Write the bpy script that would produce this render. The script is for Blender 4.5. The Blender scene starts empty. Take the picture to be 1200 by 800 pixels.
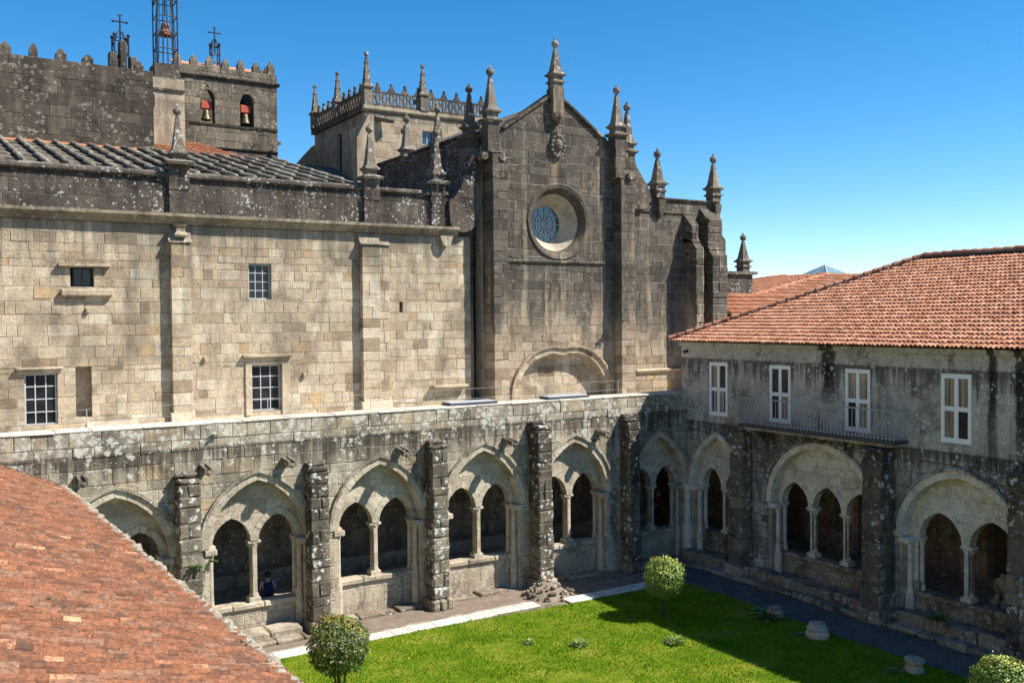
import bpy, math, random
import numpy as np
from mathutils import Vector, Matrix

# ------------------------------------------------------------------ camera, world, sun, exposure
SC = bpy.context.scene
COL = SC.collection
def nrm(v):
    v = np.array(v, float); return v/np.linalg.norm(v)
FPX = 1113.0
_ex = nrm((1775, 43, -FPX)); _e0 = np.array((-698, 22, -FPX), float)
_ey = nrm(_e0-_ex*np.dot(_ex, _e0)); _ez = np.cross(_ex, _ey)
RC = np.array([_ex, _ey, _ez])
CAM = np.array((-25.28, -27.56, 9.36))
cd = bpy.data.cameras.new('camera'); cam = bpy.data.objects.new('camera', cd); COL.objects.link(cam)
m4 = Matrix([[*RC[0], CAM[0]], [*RC[1], CAM[1]], [*RC[2], CAM[2]], [0, 0, 0, 1]])
cam.matrix_world = m4
cd.sensor_width = 36; cd.lens = FPX/1200*36; cd.clip_end = 4000; cd.clip_start = 0.1
SC.camera = cam
SUN = Vector((-0.715, 0.585, -1.0)).normalized()
w = bpy.data.worlds.new('World'); SC.world = w; w.use_nodes = True
wn = w.node_tree.nodes; bg = wn['Background']
sky = wn.new('ShaderNodeTexSky'); sky.sky_type = 'NISHITA'; sky.sun_disc = False
sky.sun_elevation = math.asin(-SUN.z); sky.sun_rotation = math.atan2(-SUN.x, -SUN.y)
sky.altitude = 2500; sky.air_density = 1.0; sky.dust_density = 0.5; sky.ozone_density = 4.0
hs = wn.new('ShaderNodeHueSaturation'); hs.inputs['Saturation'].default_value = 1.32; hs.inputs['Value'].default_value = .73
w.node_tree.links.new(sky.outputs[0], hs.inputs['Color']); tint = wn.new('ShaderNodeMix'); tint.data_type = 'RGBA'; tint.blend_type = 'MULTIPLY'; tint.inputs[0].default_value = 1; tint.inputs[7].default_value = (1.04, .92, .80, 1)
w.node_tree.links.new(hs.outputs[0], tint.inputs[6]); w.node_tree.links.new(tint.outputs[2], bg.inputs[0]); bg.inputs[1].default_value = 0.15
sd = bpy.data.lights.new('sun', 'SUN'); sd.energy = 4.3; sd.angle = math.radians(0.5); sd.color = (1.0, 0.95, 0.87)
so = bpy.data.objects.new('sun', sd); COL.objects.link(so); so.rotation_euler = SUN.to_track_quat('-Z', 'Y').to_euler()
so.location = (10, -30, 40)
vs = SC.view_settings; vs.view_transform = 'Standard'; vs.look = 'None'; vs.exposure = 1.14; vs.gamma = 1.0; vs.use_curve_mapping = False
SC.render.engine = 'CYCLES'

def depth_px(p):
    c = RC.T@(np.array(p, float)-CAM); return -c[2]

# ------------------------------------------------------------------ materials
class NT:
    def __init__(s, name):
        s.m = bpy.data.materials.new(name); s.m.use_nodes = True
        s.t = s.m.node_tree; s.n = s.t.nodes; s.b = s.n['Principled BSDF']; s.out = s.n['Material Output']
        s.geo = s.n.new('ShaderNodeNewGeometry')
    def L(s, a, b): s.t.links.new(a, b)
    def attr(s, name):
        a = s.n.new('ShaderNodeAttribute'); a.attribute_name = name; return a.outputs['Fac']
    def mapping(s, scale, src=None):
        m = s.n.new('ShaderNodeMapping'); m.inputs['Scale'].default_value = scale
        s.L(src or s.geo.outputs['Position'], m.inputs['Vector']); return m.outputs[0]
    def noise(s, scale, detail=5, rough=.6, vec=None, dist=0):
        n = s.n.new('ShaderNodeTexNoise'); n.inputs['Scale'].default_value = scale
        n.inputs['Detail'].default_value = detail; n.inputs['Roughness'].default_value = rough; n.inputs['Distortion'].default_value = dist
        s.L(vec or s.geo.outputs['Position'], n.inputs['Vector']); return n.outputs['Fac']
    def voro(s, scale, vec=None):
        n = s.n.new('ShaderNodeTexVoronoi'); n.inputs['Scale'].default_value = scale
        s.L(vec or s.geo.outputs['Position'], n.inputs['Vector']); return n
    def math(s, op, a, b=None, c=None, clamp=False):
        n = s.n.new('ShaderNodeMath'); n.operation = op; n.use_clamp = clamp
        for i, v in enumerate((a, b, c)):
            if v is None: continue
            if isinstance(v, (int, float)): n.inputs[i].default_value = v
            else: s.L(v, n.inputs[i])
        return n.outputs[0]
    def mrange(s, v, a, b, c=0, d=1, smooth=True):
        n = s.n.new('ShaderNodeMapRange'); n.interpolation_type = 'SMOOTHSTEP' if smooth else 'LINEAR'
        s.L(v, n.inputs[0])
        for i, k in enumerate((a, b, c, d)): n.inputs[i+1].default_value = k
        return n.outputs[0]
    def ramp(s, v, stops, const=False):
        n = s.n.new('ShaderNodeValToRGB'); e = n.color_ramp.elements
        if const: n.color_ramp.interpolation = 'CONSTANT'
        while len(e) < len(stops): e.new(.5)
        for k, (p, c) in enumerate(stops): e[k].position = p; e[k].color = (*c, 1)
        s.L(v, n.inputs[0]); return n.outputs[0]
    def mix(s, f, a, b, mode='MIX'):
        n = s.n.new('ShaderNodeMix'); n.data_type = 'RGBA'; n.blend_type = mode; n.clamp_factor = True
        for sock, v in ((n.inputs[0], f), (n.inputs[6], a), (n.inputs[7], b)):
            if isinstance(v, (int, float)): sock.default_value = v
            elif isinstance(v, tuple): sock.default_value = (*v, 1)
            else: s.L(v, sock)
        return n.outputs[2]
    def z(s):
        x = s.n.new('ShaderNodeSeparateXYZ'); s.L(s.geo.outputs['Position'], x.inputs[0]); return x.outputs
    def bump(s, h, strength=.4, dist=.03):
        b = s.n.new('ShaderNodeBump'); b.inputs['Strength'].default_value = strength; b.inputs['Distance'].default_value = dist
        s.L(h, b.inputs['Height']); s.L(b.outputs[0], s.b.inputs['Normal'])
    def done(s, col, rough=.9, spec=.25, metal=0):
        if isinstance(col, tuple): s.b.inputs['Base Color'].default_value = (*col, 1)
        else: s.L(col, s.b.inputs['Base Color'])
        if isinstance(rough, (int, float)): s.b.inputs['Roughness'].default_value = rough
        else: s.L(rough, s.b.inputs['Roughness'])
        s.b.inputs['Specular IOR Level'].default_value = spec; s.b.inputs['Metallic'].default_value = metal
        return s.m

def stone(name, stops, dark, stain=(.52, .72), amt=.8, zr=None, spots=0.0, spot_col=(.55, .55, .5), spot_scale=5.0,
          streak=.3, off=0.0, black=0.0, wash=0.0, runs=(), spot_z=None, drips=(), patch=0.0):
    """weathered ashlar: block tone, mottling, run-down stains, lichen; zr=(z0,z1,a,b) shifts the stain with height"""
    s = NT(name)
    tone = s.attr('tone')
    c = s.ramp(tone, stops)
    n1 = s.noise(1.9, 6, .68); n2 = s.noise(13, 6, .72); n3 = s.noise(75, 3, .6)
    c = s.mix(1.0, c, s.ramp(n1, [(.28, (.62, .60, .57)), (.5, (1, 1, 1)), (.72, (1.16, 1.13, 1.06))]), 'MULTIPLY')
    c = s.mix(1.0, c, s.ramp(n2, [(.28, (.52, .50, .48)), (.5, (1, 1, 1)), (.75, (1.22, 1.2, 1.17))]), 'MULTIPLY')
    vec = s.mapping((1.0, 1.0, streak))
    m1 = s.noise(.75, 8, .7, vec, .4)
    vec2 = s.mapping((3.2, 3.2, .16)); m2 = s.noise(1.0, 6, .65, vec2)
    mk = s.math('ADD', s.math('MULTIPLY', m1, .66), s.math('MULTIPLY', m2, .34))
    mk = s.math('ADD', mk, s.math('MULTIPLY', s.math('SUBTRACT', tone, .5), .10))
    if off: mk = s.math('ADD', mk, off)
    if zr:
        mk = s.math('ADD', mk, s.mrange(s.z()[2], zr[0], zr[1], zr[2], zr[3]))
    mk = s.math('ADD', mk, s.math('MULTIPLY', s.math('SUBTRACT', n2, .5), .22))
    f = s.math('MULTIPLY', s.mrange(mk, stain[0], stain[1]), amt)
    if wash:
        m3 = s.noise(1.0, 4, .6, s.mapping((1.5, 1.5, .07)))
        f = s.math('MULTIPLY', f, s.math('SUBTRACT', 1.0, s.math('MULTIPLY', s.mrange(m3, .56, .66), wash)))
    dk = s.mix(1.0, s.ramp(n2, [(.3, tuple(x*.5 for x in dark)), (.72, tuple(x*1.6 for x in dark))]), s.ramp(tone, [(0, (.58, .58, .58)), (1, (1.5, 1.46, 1.4))]), 'MULTIPLY')
    c = s.mix(f, c, dk)
    if black > 0:
        b1 = s.noise(1.5, 8, .74, s.mapping((1, 1, .6)))
        c = s.mix(s.math('MULTIPLY', s.mrange(b1, .53, .66), black), c, (.024, .021, .019))
    if patch:
        pn = s.noise(.42, 7, .66, s.mapping((1, 1, .75)), .3)
        pn = s.math('ADD', pn, s.math('MULTIPLY', s.math('SUBTRACT', n2, .5), .16))
        c = s.mix(s.math('MULTIPLY', s.mrange(pn, .52, .64), patch), c, s.mix(.5, dk, (.03, .027, .024)))
    for (zt, ln, am, dcol) in drips:
        colm = s.noise(1.0, 4, .75, s.mapping((2.6, 2.6, .02))); fine = s.noise(1.0, 3, .7, s.mapping((11, 11, .25)))
        q = s.math('ADD', s.math('MULTIPLY', colm, 1.9), s.math('MULTIPLY', fine, .75))
        t = s.math('DIVIDE', s.math('SUBTRACT', zt, s.z()[2]), ln)
        e = s.math('SUBTRACT', s.math('SUBTRACT', q, .95), t)
        g = s.math('MULTIPLY', s.mrange(e, .0, .38), s.mrange(s.z()[2], zt+.05, zt-.02))
        g = s.math('MULTIPLY', g, s.mrange(n2, .25, .5, .45, 1.0))
        c = s.mix(s.math('MULTIPLY', g, am), c, dcol)
    for (ax, pos, wd, za, zb) in runs:
        x = s.math('ABSOLUTE', s.math('SUBTRACT', s.math('ADD', s.z()[ax], s.math('MULTIPLY', s.math('SUBTRACT', n1, .5), wd*1.6)), pos))
        g = s.math('MULTIPLY', s.mrange(x, wd, wd*.45), s.mrange(s.math('ADD', s.z()[2], s.math('MULTIPLY', n2, .8)), za, zb))
        c = s.mix(s.math('MULTIPLY', g, .88), c, (.014, .013, .013))
    if spots > 0:
        v = s.voro(spot_scale).outputs['Distance']
        k = s.noise(.9, 6, .72); k2 = s.noise(spot_scale*2.4, 5, .75)
        r = s.math('ADD', s.math('MULTIPLY', v, .5), s.math('MULTIPLY', k2, 1.0))
        r = s.math('SUBTRACT', r, s.math('MULTIPLY', s.mrange(k, .38, .66), .17))
        if spot_z: r = s.math('SUBTRACT', r, s.mrange(s.z()[2], *spot_z))
        sp = s.mrange(r, .56, .47)
        c = s.mix(s.math('MULTIPLY', sp, spots), c, spot_col)
        # small bright dots of crustose lichen
        vd = s.voro(spot_scale*2.1).outputs['Distance']; kd = s.noise(1.7, 4, .7)
        c = s.mix(s.math('MULTIPLY', s.math('MULTIPLY', s.mrange(vd, .2, .13), s.mrange(kd, .5, .6)), spots*.9), c, tuple(min(.75, x*1.2) for x in spot_col))
    s.bump(s.math('ADD', s.math('MULTIPLY', n2, 1.0), s.math('MULTIPLY', n3, .35)), .7, .045)
    return s.done(c, .95, .04)

MAT = {}
BEIGE = [(0, (.27, .205, .14)), (.12, (.39, .31, .215)), (.45, (.47, .385, .275)), (.75, (.53, .445, .325)), (.93, (.59, .515, .40)), (1, (.47, .335, .19))]
MAT['chapel'] = stone('chapel_sandstone', BEIGE, (.185, .155, .12), (.48, .64), .72, (6, 12.4, -.06, .035), spots=.14, spot_col=(.2, .165, .125), wash=.6, drips=((12.45, 4.2, .6, (.125, .112, .092)),), patch=.5)
MAT['transept'] = stone('transept_granite', [(0, (.26, .20, .14)), (.5, (.37, .295, .21)), (.9, (.46, .375, .27)), (1, (.48, .34, .20))], (.075, .067, .057), (.42, .61), .92, (7.0, 11.2, -.12, .12), spots=.35, spot_col=(.34, .30, .25), spot_scale=4.0, black=.25, wash=.85, drips=((11.5, 2.4, .55, (.05, .045, .038)), (16.8, 2.5, .5, (.045, .04, .036))), patch=.35)
MAT['parapet'] = stone('parapet_granite', [(0, (.09, .075, .062)), (.6, (.135, .112, .092)), (1, (.18, .152, .12))], (.042, .035, .03), (.42, .62), .88, spots=.62, spot_col=(.56, .55, .52), spot_scale=6.5, black=.45, drips=((13.9, 1.1, .75, (.03, .027, .025)),), patch=.6)
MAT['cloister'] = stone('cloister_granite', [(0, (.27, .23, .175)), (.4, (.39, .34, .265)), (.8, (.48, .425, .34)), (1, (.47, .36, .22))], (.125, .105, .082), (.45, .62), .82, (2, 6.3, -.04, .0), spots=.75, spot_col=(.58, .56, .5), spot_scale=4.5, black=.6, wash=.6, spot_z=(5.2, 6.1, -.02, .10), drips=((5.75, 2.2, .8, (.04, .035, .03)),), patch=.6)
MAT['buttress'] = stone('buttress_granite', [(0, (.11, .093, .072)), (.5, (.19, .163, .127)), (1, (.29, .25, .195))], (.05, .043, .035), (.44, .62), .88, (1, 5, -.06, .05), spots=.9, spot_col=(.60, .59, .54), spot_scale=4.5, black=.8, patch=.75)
MAT['arch'] = stone('arch_stone', [(0, (.38, .32, .24)), (.5, (.48, .415, .325)), (1, (.56, .50, .40))], (.22, .19, .15), (.53, .70), .65, spots=.12, black=.15, patch=.2)
MAT['pier'] = stone('pier_stone', [(0, (.33, .275, .20)), (.5, (.43, .365, .275)), (1, (.50, .43, .33))], (.14, .115, .09), (.51, .67), .8, (0, .9, .08, 0), spots=.45, black=.45)
MAT['east'] = stone('east_wing_granite', [(0, (.36, .335, .30)), (.5, (.47, .44, .395)), (1, (.56, .53, .475))], (.10, .093, .086), (.48, .64), .8, (4.0, 7.9, .05, -.07), spots=.95, spot_col=(.60, .60, .58), spot_scale=6.0, black=.6, drips=((7.75, 2.0, .75, (.035, .033, .031)), (5.35, 1.8, .8, (.03, .028, .026))), patch=.55, runs=((1, -12.35, .17, 4.6, 7.6), (1, -13.15, .2, 4.2, 7.0), (1, -6.75, .35, 6.4, 7.6)))
MAT['east_arch'] = stone('east_arch_stone', [(0, (.60, .56, .48)), (.5, (.70, .66, .57)), (1, (.76, .72, .63))], (.36, .33, .28), (.57, .74), .5, spots=.2, black=.15)
MAT['cornice'] = stone('cornice_stone', [(0, (.25, .205, .15)), (1, (.36, .305, .225))], (.11, .095, .075), (.44, .6), .8, spots=.3, black=.35, patch=.4)
MAT['nave'] = stone('nave_granite', [(0, (.075, .062, .05)), (.6, (.125, .104, .082)), (.93, (.19, .16, .125)), (1, (.34, .29, .22))], (.045, .038, .031), (.40, .60), .85, spots=.5, spot_col=(.36, .33, .27), spot_scale=4.0, black=.35, patch=.4)
MAT['tower'] = stone('tower_granite', [(0, (.28, .22, .155)), (.5, (.38, .305, .22)), (1, (.46, .38, .28))], (.11, .09, .07), (.48, .66), .75, spots=.35, spot_col=(.2, .17, .14), black=.25, patch=.35, drips=((19.6, 1.6, .5, (.12, .105, .085)),))
MAT['bell_tower'] = stone('bell_tower_granite', [(0, (.13, .108, .082)), (.5, (.20, .168, .128)), (1, (.30, .25, .18))], (.07, .058, .046), (.42, .62), .8, spots=.5, spot_col=(.42, .39, .32), black=.35, patch=.4, drips=((21.7, 1.5, .5, (.06, .052, .045)),))
MAT['pinnacle'] = stone('pinnacle_granite', [(0, (.15, .128, .10)), (1, (.26, .225, .18))], (.06, .052, .042), (.44, .6), .8, spots=.75, spot_col=(.52, .50, .45), spot_scale=5, black=.35)
MAT['slab'] = stone('roof_slab_granite', [(0, (.11, .095, .075)), (.45, (.17, .15, .12)), (1, (.36, .325, .26))], (.08, .07, .056), (.46, .64), .8, spots=.4, spot_col=(.45, .42, .35), spot_scale=5, black=.3)
MAT['terrace'] = stone('terrace_stone', [(0, (.5, .46, .39)), (1, (.62, .58, .5))], (.3, .27, .22), (.58, .75), .5)
MAT['mortar'] = stone('mortar', [(0, (.36, .32, .26)), (1, (.36, .32, .26))], (.2, .175, .14), (.5, .65), .7)
MAT['mortar_pale'] = stone('pale_mortar', [(0, (.36, .305, .225)), (1, (.36, .305, .225))], (.2, .17, .13), (.55, .7), .6)
MAT['mortar_dark'] = stone('dark_mortar', [(0, (.15, .13, .105)), (1, (.15, .13, .105))], (.08, .068, .058), (.5, .65), .7)
MAT['white_path'] = stone('path_stone', [(0, (.56, .53, .47)), (1, (.66, .63, .56))], (.4, .37, .32), (.6, .75), .4)
MAT['plinth'] = stone('plinth_rubble', [(0, (.20, .16, .12)), (.5, (.32, .27, .205)), (1, (.44, .385, .30))], (.085, .07, .055), (.46, .62), .85, spots=.55, black=.65)

def tile_mat(name, stops, lichen, lich_amt, grey_amt=.0):
    s = NT(name)
    oi = s.n.new('ShaderNodeObjectInfo')
    t = s.math('FRACT', s.math('ADD', s.attr('tone'), oi.outputs['Random']))
    c = s.ramp(t, stops)
    n1 = s.noise(1.2, 6, .7); n2 = s.noise(22, 5, .7)
    c = s.mix(1, c, s.ramp(n2, [(.3, (.62, .6, .58)), (.5, (1, 1, 1)), (.75, (1.2, 1.2, 1.2))]), 'MULTIPLY')
    k = s.math('ADD', s.math('MULTIPLY', n1, .6), s.math('MULTIPLY', s.noise(9, 5, .7), .4))
    k = s.math('ADD', k, s.math('MULTIPLY', s.math('SUBTRACT', s.math('FRACT', s.math('MULTIPLY', t, 7.31)), .5), .12))
    c = s.mix(s.math('MULTIPLY', s.mrange(k, .5, .62), lich_amt), c, lichen)
    if grey_amt: c = s.mix(s.math('MULTIPLY', s.mrange(s.noise(30, 4, .7), .58, .7), grey_amt), c, (.42, .38, .31))
    sp = s.noise(17, 6, .82); c = s.mix(s.math('MULTIPLY', s.mrange(sp, .48, .57), lich_amt*.85), c, lichen)
    s.bump(n2, .5, .015)
    return s.done(c, .92, .04)
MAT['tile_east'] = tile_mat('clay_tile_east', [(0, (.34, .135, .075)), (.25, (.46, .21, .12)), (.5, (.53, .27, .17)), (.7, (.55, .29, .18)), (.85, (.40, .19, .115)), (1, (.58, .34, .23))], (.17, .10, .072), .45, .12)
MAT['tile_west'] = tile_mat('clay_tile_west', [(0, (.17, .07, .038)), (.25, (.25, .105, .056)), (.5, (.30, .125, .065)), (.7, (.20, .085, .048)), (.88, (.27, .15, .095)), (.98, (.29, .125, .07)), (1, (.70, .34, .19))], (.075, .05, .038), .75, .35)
MAT['tile_far'] = tile_mat('clay_tile_far', [(0, (.42, .17, .09)), (.5, (.50, .23, .13)), (1, (.56, .30, .19))], (.2, .11, .07), .4, .2)
MAT['tile_bed'] = NT('clay_tile_bed').done((.13, .06, .036), .95, .1)
s = NT('lime_bedding'); n2 = s.noise(16, 5, .7); s.bump(n2, .5, .03)
MAT['lime'] = s.done(s.ramp(n2, [(.3, (.15, .125, .095)), (.7, (.38, .335, .265))]), .95, .1)
MAT['iron'] = NT('wrought_iron').done((.018, .022, .03), .55, .4)
MAT['iron_grey'] = NT('grey_iron').done((.33, .33, .34), .6, .4)
s = NT('white_paint'); MAT['white'] = s.done(s.ramp(s.noise(6, 4), [(.3, (.78, .79, .80)), (.7, (.86, .87, .88))]), .45, .4)
s = NT('window_glass')
MAT['glass'] = s.done(s.ramp(s.noise(1.3, 3), [(.35, (.008, .009, .012)), (.65, (.025, .026, .028))]), .1, .3)
s = NT('curtained_glass'); zz = s.z()
s.b.inputs['Coat Weight'].default_value = .5; s.b.inputs['Coat Roughness'].default_value = .03
fold = s.noise(1.0, 3, .6, s.mapping((1, 9, .35)))
MAT['curtain'] = s.done(s.ramp(fold, [(.32, (.05, .05, .045)), (.5, (.20, .165, .11)), (.68, (.36, .30, .21))]), .12, .6)
s = NT('rose_glass')
s.b.inputs['Coat Weight'].default_value = .6
MAT['rose'] = s.done(s.ramp(s.noise(2.2, 4), [(.35, (.012, .028, .045)), (.55, (.03, .065, .09)), (.75, (.07, .11, .13))]), .18, .8)
MAT['lead'] = NT('lead_came').done((.40, .41, .42), .6, .4)
MAT['bronze'] = NT('bronze').done((.11, .085, .05), .5, .5, .6)
MAT['bell_rust'] = NT('rusty_bronze').done((.22, .10, .06), .65, .3, .3)
MAT['yoke'] = NT('red_painted_wood').done((.38, .07, .04), .7, .3)
MAT['skyglass'] = NT('skylight_glass').done((.16, .26, .30), .2, .6)
MAT['slate'] = NT('dark_slab').done((.045, .05, .058), .6, .4)
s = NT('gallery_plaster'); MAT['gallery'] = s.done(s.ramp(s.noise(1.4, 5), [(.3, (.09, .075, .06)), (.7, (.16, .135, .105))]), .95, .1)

s = NT('lawn_soil'); na = s.noise(.9, 6, .7); nb = s.noise(30, 4, .7)
c = s.ramp(na, [(.25, (.045, .085, .006)), (.45, (.10, .16, .010)), (.6, (.20, .22, .025)), (.72, (.28, .24, .08))])
c = s.mix(1, c, s.ramp(nb, [(.3, (.55, .6, .5)), (.7, (1.2, 1.2, 1.1))]), 'MULTIPLY')
s.bump(nb, .6, .04); MAT['lawn'] = s.done(c, .95, .03)
s = NT('grass_blades'); t = s.attr('tone'); na = s.noise(.7, 6, .7)
c = s.ramp(t, [(0, (.05, .14, .004)), (.4, (.105, .23, .008)), (.75, (.165, .295, .012)), (.93, (.29, .33, .025)), (1, (.46, .40, .09))])
c = s.mix(1, c, s.ramp(na, [(.28, (.6, .74, .6)), (.48, (1, 1, 1)), (.62, (1.4, 1.08, 1)), (.75, (1.8, 1.2, 1.3))]), 'MULTIPLY')
s.b.inputs['Subsurface Weight'].default_value = 0
MAT['grass'] = s.done(c, .8, .03)
s = NT('earth'); na = s.noise(2.5, 7, .75); nb = s.noise(40, 4, .7)
c = s.mix(1, s.ramp(na, [(.3, (.15, .11, .08)), (.6, (.25, .20, .155)), (.75, (.32, .275, .22))]), s.ramp(nb, [(.3, (.6, .6, .6)), (.7, (1.25, 1.25, 1.25))]), 'MULTIPLY')
s.bump(nb, .6, .03); MAT['earth'] = s.done(c, .95, .1)
s = NT('gravel'); na = s.noise(1.5, 6, .7); vb = s.voro(28)
c = s.mix(1, s.ramp(na, [(.3, (.14, .132, .125)), (.7, (.25, .24, .22))]), s.ramp(vb.outputs['Distance'], [(0, (1.2, 1.2, 1.2)), (.6, (.45, .45, .45))]), 'MULTIPLY')
s.bump(vb.outputs['Distance'], .6, .03); MAT['gravel'] = s.done(c, .95, .03)
MAT['ground'] = NT('far_ground').done((.16, .15, .12), .95, .1)
def leafmat(name, stops):
    s = NT(name); t = s.attr('tone'); c = s.ramp(t, stops)
    return s.done(c, .42, .45)
MAT['leaf_bright'] = leafmat('golden_euonymus_leaf', [(0, (.05, .11, .02)), (.3, (.11, .21, .035)), (.55, (.27, .34, .055)), (.8, (.48, .44, .07)), (1, (.62, .48, .08))])
MAT['leaf_dark'] = leafmat('photinia_leaf', [(0, (.03, .06, .014)), (.35, (.075, .12, .024)), (.6, (.18, .19, .035)), (.82, (.34, .25, .045)), (1, (.42, .24, .05))])
MAT['fern'] = leafmat('fern_leaf', [(0, (.06, .12, .025)), (1, (.20, .27, .08))])
MAT['clump'] = leafmat('grass_clump_leaf', [(0, (.22, .32, .07)), (1, (.5, .56, .24))])
s = NT('bark'); MAT['bark'] = s.done(s.ramp(s.noise(25, 4), [(.3, (.04, .03, .022)), (.7, (.12, .09, .065))]), .9, .1)

# ------------------------------------------------------------------ mesh helpers
def V(*a): return Vector(a)
class MB:
    def __init__(s): s.v = []; s.f = []; s.t = []
    def add(s, vs_, fs, tone=.5):
        o = len(s.v); s.v.extend([tuple(p) for p in vs_])
        for f in fs: s.f.append(tuple(i+o for i in f)); s.t.append(tone)
        return s
    def box(s, x0, x1, y0, y1, z0, z1, tone=.5):
        p = [(x, y, z) for z in (z0, z1) for y in (y0, y1) for x in (x0, x1)]
        return s.add(p, [(0, 2, 3, 1), (4, 5, 7, 6), (0, 1, 5, 4), (2, 6, 7, 3), (0, 4, 6, 2), (1, 3, 7, 5)], tone)
    def frame_box(s, O, a, b, c, tone=.5):
        """parallelepiped from corner O with edge vectors"""
        O, a, b, c = map(Vector, (O, a, b, c))
        p = [O+a*i+b*j+c*k for k in (0, 1) for j in (0, 1) for i in (0, 1)]
        fs = [(0, 2, 3, 1), (4, 5, 7, 6), (0, 1, 5, 4), (2, 6, 7, 3), (0, 4, 6, 2), (1, 3, 7, 5)]
        if a.cross(b).dot(c) < 0: fs = [f[::-1] for f in fs]
        return s.add(p, fs, tone)
    def prism(s, poly, ext, tone=.5):
        ext = Vector(ext); n = len(poly); p = [Vector(q) for q in poly]
        nn = Vector((0, 0, 0))
        for i in range(n): nn += p[i].cross(p[(i+1) % n])
        fl = nn.dot(ext) > 0
        vv = p+[q+ext for q in p]
        fs = [tuple(range(n))[::-1], tuple(range(n, 2*n))]+[(i, (i+1) % n, n+(i+1) % n, n+i) for i in range(n)]
        if not fl: fs = [f[::-1] for f in fs]
        return s.add(vv, fs, tone)
    def cbox(s, O, a, b, c, ch=.02, tone=.5, jit=0, rnd=random):
        """chamfered block, 44 triangles"""
        O, a, b, c = map(Vector, (O, a, b, c))
        la, lb, lc = a.length, b.length, c.length
        ua, ub, uc = a/la, b/lb, c/lc
        if ua.cross(ub).dot(uc) < 0:
            O = O+c; c = -c; uc = -uc
        ch = min(ch, la*.3, lb*.3, lc*.3)
        idx = {}; vv = []
        for k in (0, 1):
            for j in (0, 1):
                for i in (0, 1):
                    base = O+a*i+b*j+c*k
                    if jit: base = base+Vector((rnd.uniform(-jit, jit), rnd.uniform(-jit, jit), rnd.uniform(-jit, jit)))
                    ia, jb, kc = (ua if i == 0 else -ua)*ch, (ub if j == 0 else -ub)*ch, (uc if k == 0 else -uc)*ch
                    for ax, d in ((0, jb+kc), (1, ia+kc), (2, ia+jb)):
                        idx[(i, j, k, ax)] = len(vv); vv.append(base+d)
        fs = []
        q = lambda *l: fs.append(tuple(idx[x] for x in l))
        q((0,0,0,0),(0,0,1,0),(0,1,1,0),(0,1,0,0)); q((1,0,0,0),(1,1,0,0),(1,1,1,0),(1,0,1,0))
        q((0,0,0,1),(1,0,0,1),(1,0,1,1),(0,0,1,1)); q((0,1,0,1),(0,1,1,1),(1,1,1,1),(1,1,0,1))
        q((0,0,0,2),(0,1,0,2),(1,1,0,2),(1,0,0,2)); q((0,0,1,2),(1,0,1,2),(1,1,1,2),(0,1,1,2))
        for i in (0, 1):
            for j in (0, 1):
                e = [(i,j,0,0),(i,j,0,1),(i,j,1,1),(i,j,1,0)]
                fs.append(tuple(idx[x] for x in (e[::-1] if (i == j) else e)))
        for i in (0, 1):
            for k in (0, 1):
                e = [(i,0,k,0),(i,0,k,2),(i,1,k,2),(i,1,k,0)]
                fs.append(tuple(idx[x] for x in (e if (i == k) else e[::-1])))
        for j in (0, 1):
            for k in (0, 1):
                e = [(0,j,k,1),(0,j,k,2),(1,j,k,2),(1,j,k,1)]
                fs.append(tuple(idx[x] for x in (e[::-1] if (j == k) else e)))
        for i in (0, 1):
            for j in (0, 1):
                for k in (0, 1):
                    e = [(i,j,k,0),(i,j,k,1),(i,j,k,2)]
                    fs.append(tuple(idx[x] for x in (e if (i+j+k) % 2 == 0 else e[::-1])))
        return s.add(vv, fs, tone)
    def rings(s, rings, cap=True, tone=.5, closed=True):
        n = len(rings[0]); vv = [p for r in rings for p in r]; fs = []
        for k in range(len(rings)-1):
            for i in range(n if closed else n-1):
                j = (i+1) % n; fs.append((k*n+i, k*n+j, (k+1)*n+j, (k+1)*n+i))
        if cap: fs += [tuple(range(n))[::-1], tuple(range((len(rings)-1)*n, len(rings)*n))]
        return s.add(vv, fs, tone)
    def lathe(s, cx, cy, prof, n=12, rot=0, tone=.5):
        return s.rings([[(cx+r*math.cos(rot+2*math.pi*i/n), cy+r*math.sin(rot+2*math.pi*i/n), z) for i in range(n)] for r, z in prof], True, tone)
    def sq(s, cx, cy, prof, tone=.5):
        return s.lathe(cx, cy, [(r*math.sqrt(2), z) for r, z in prof], 4, math.pi/4, tone)
    def tube(s, p0, p1, r, n=6, r1=None, tone=.5):
        p0, p1 = Vector(p0), Vector(p1); d = (p1-p0).normalized(); a = d.orthogonal().normalized(); b = d.cross(a); r1 = r if r1 is None else r1
        return s.rings([[p+(a*math.cos(2*math.pi*i/n)+b*math.sin(2*math.pi*i/n))*rr for i in range(n)] for p, rr in ((p0, r), (p1, r1))], True, tone)
    def path(s, pts, r, n=5):
        for a, b in zip(pts[:-1], pts[1:]): s.tube(a, b, r, n)
        return s
    def sphere(s, c, r, n=12, m=8, tone=.5, sz=1):
        return s.rings([[(c[0]+r*math.sin(math.pi*k/m)*math.cos(2*math.pi*i/n), c[1]+r*math.sin(math.pi*k/m)*math.sin(2*math.pi*i/n), c[2]-sz*r*math.cos(math.pi*k/m)) for i in range(n)] for k in [.02]+list(range(1, m))+[m-.02]], True, tone)
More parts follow.
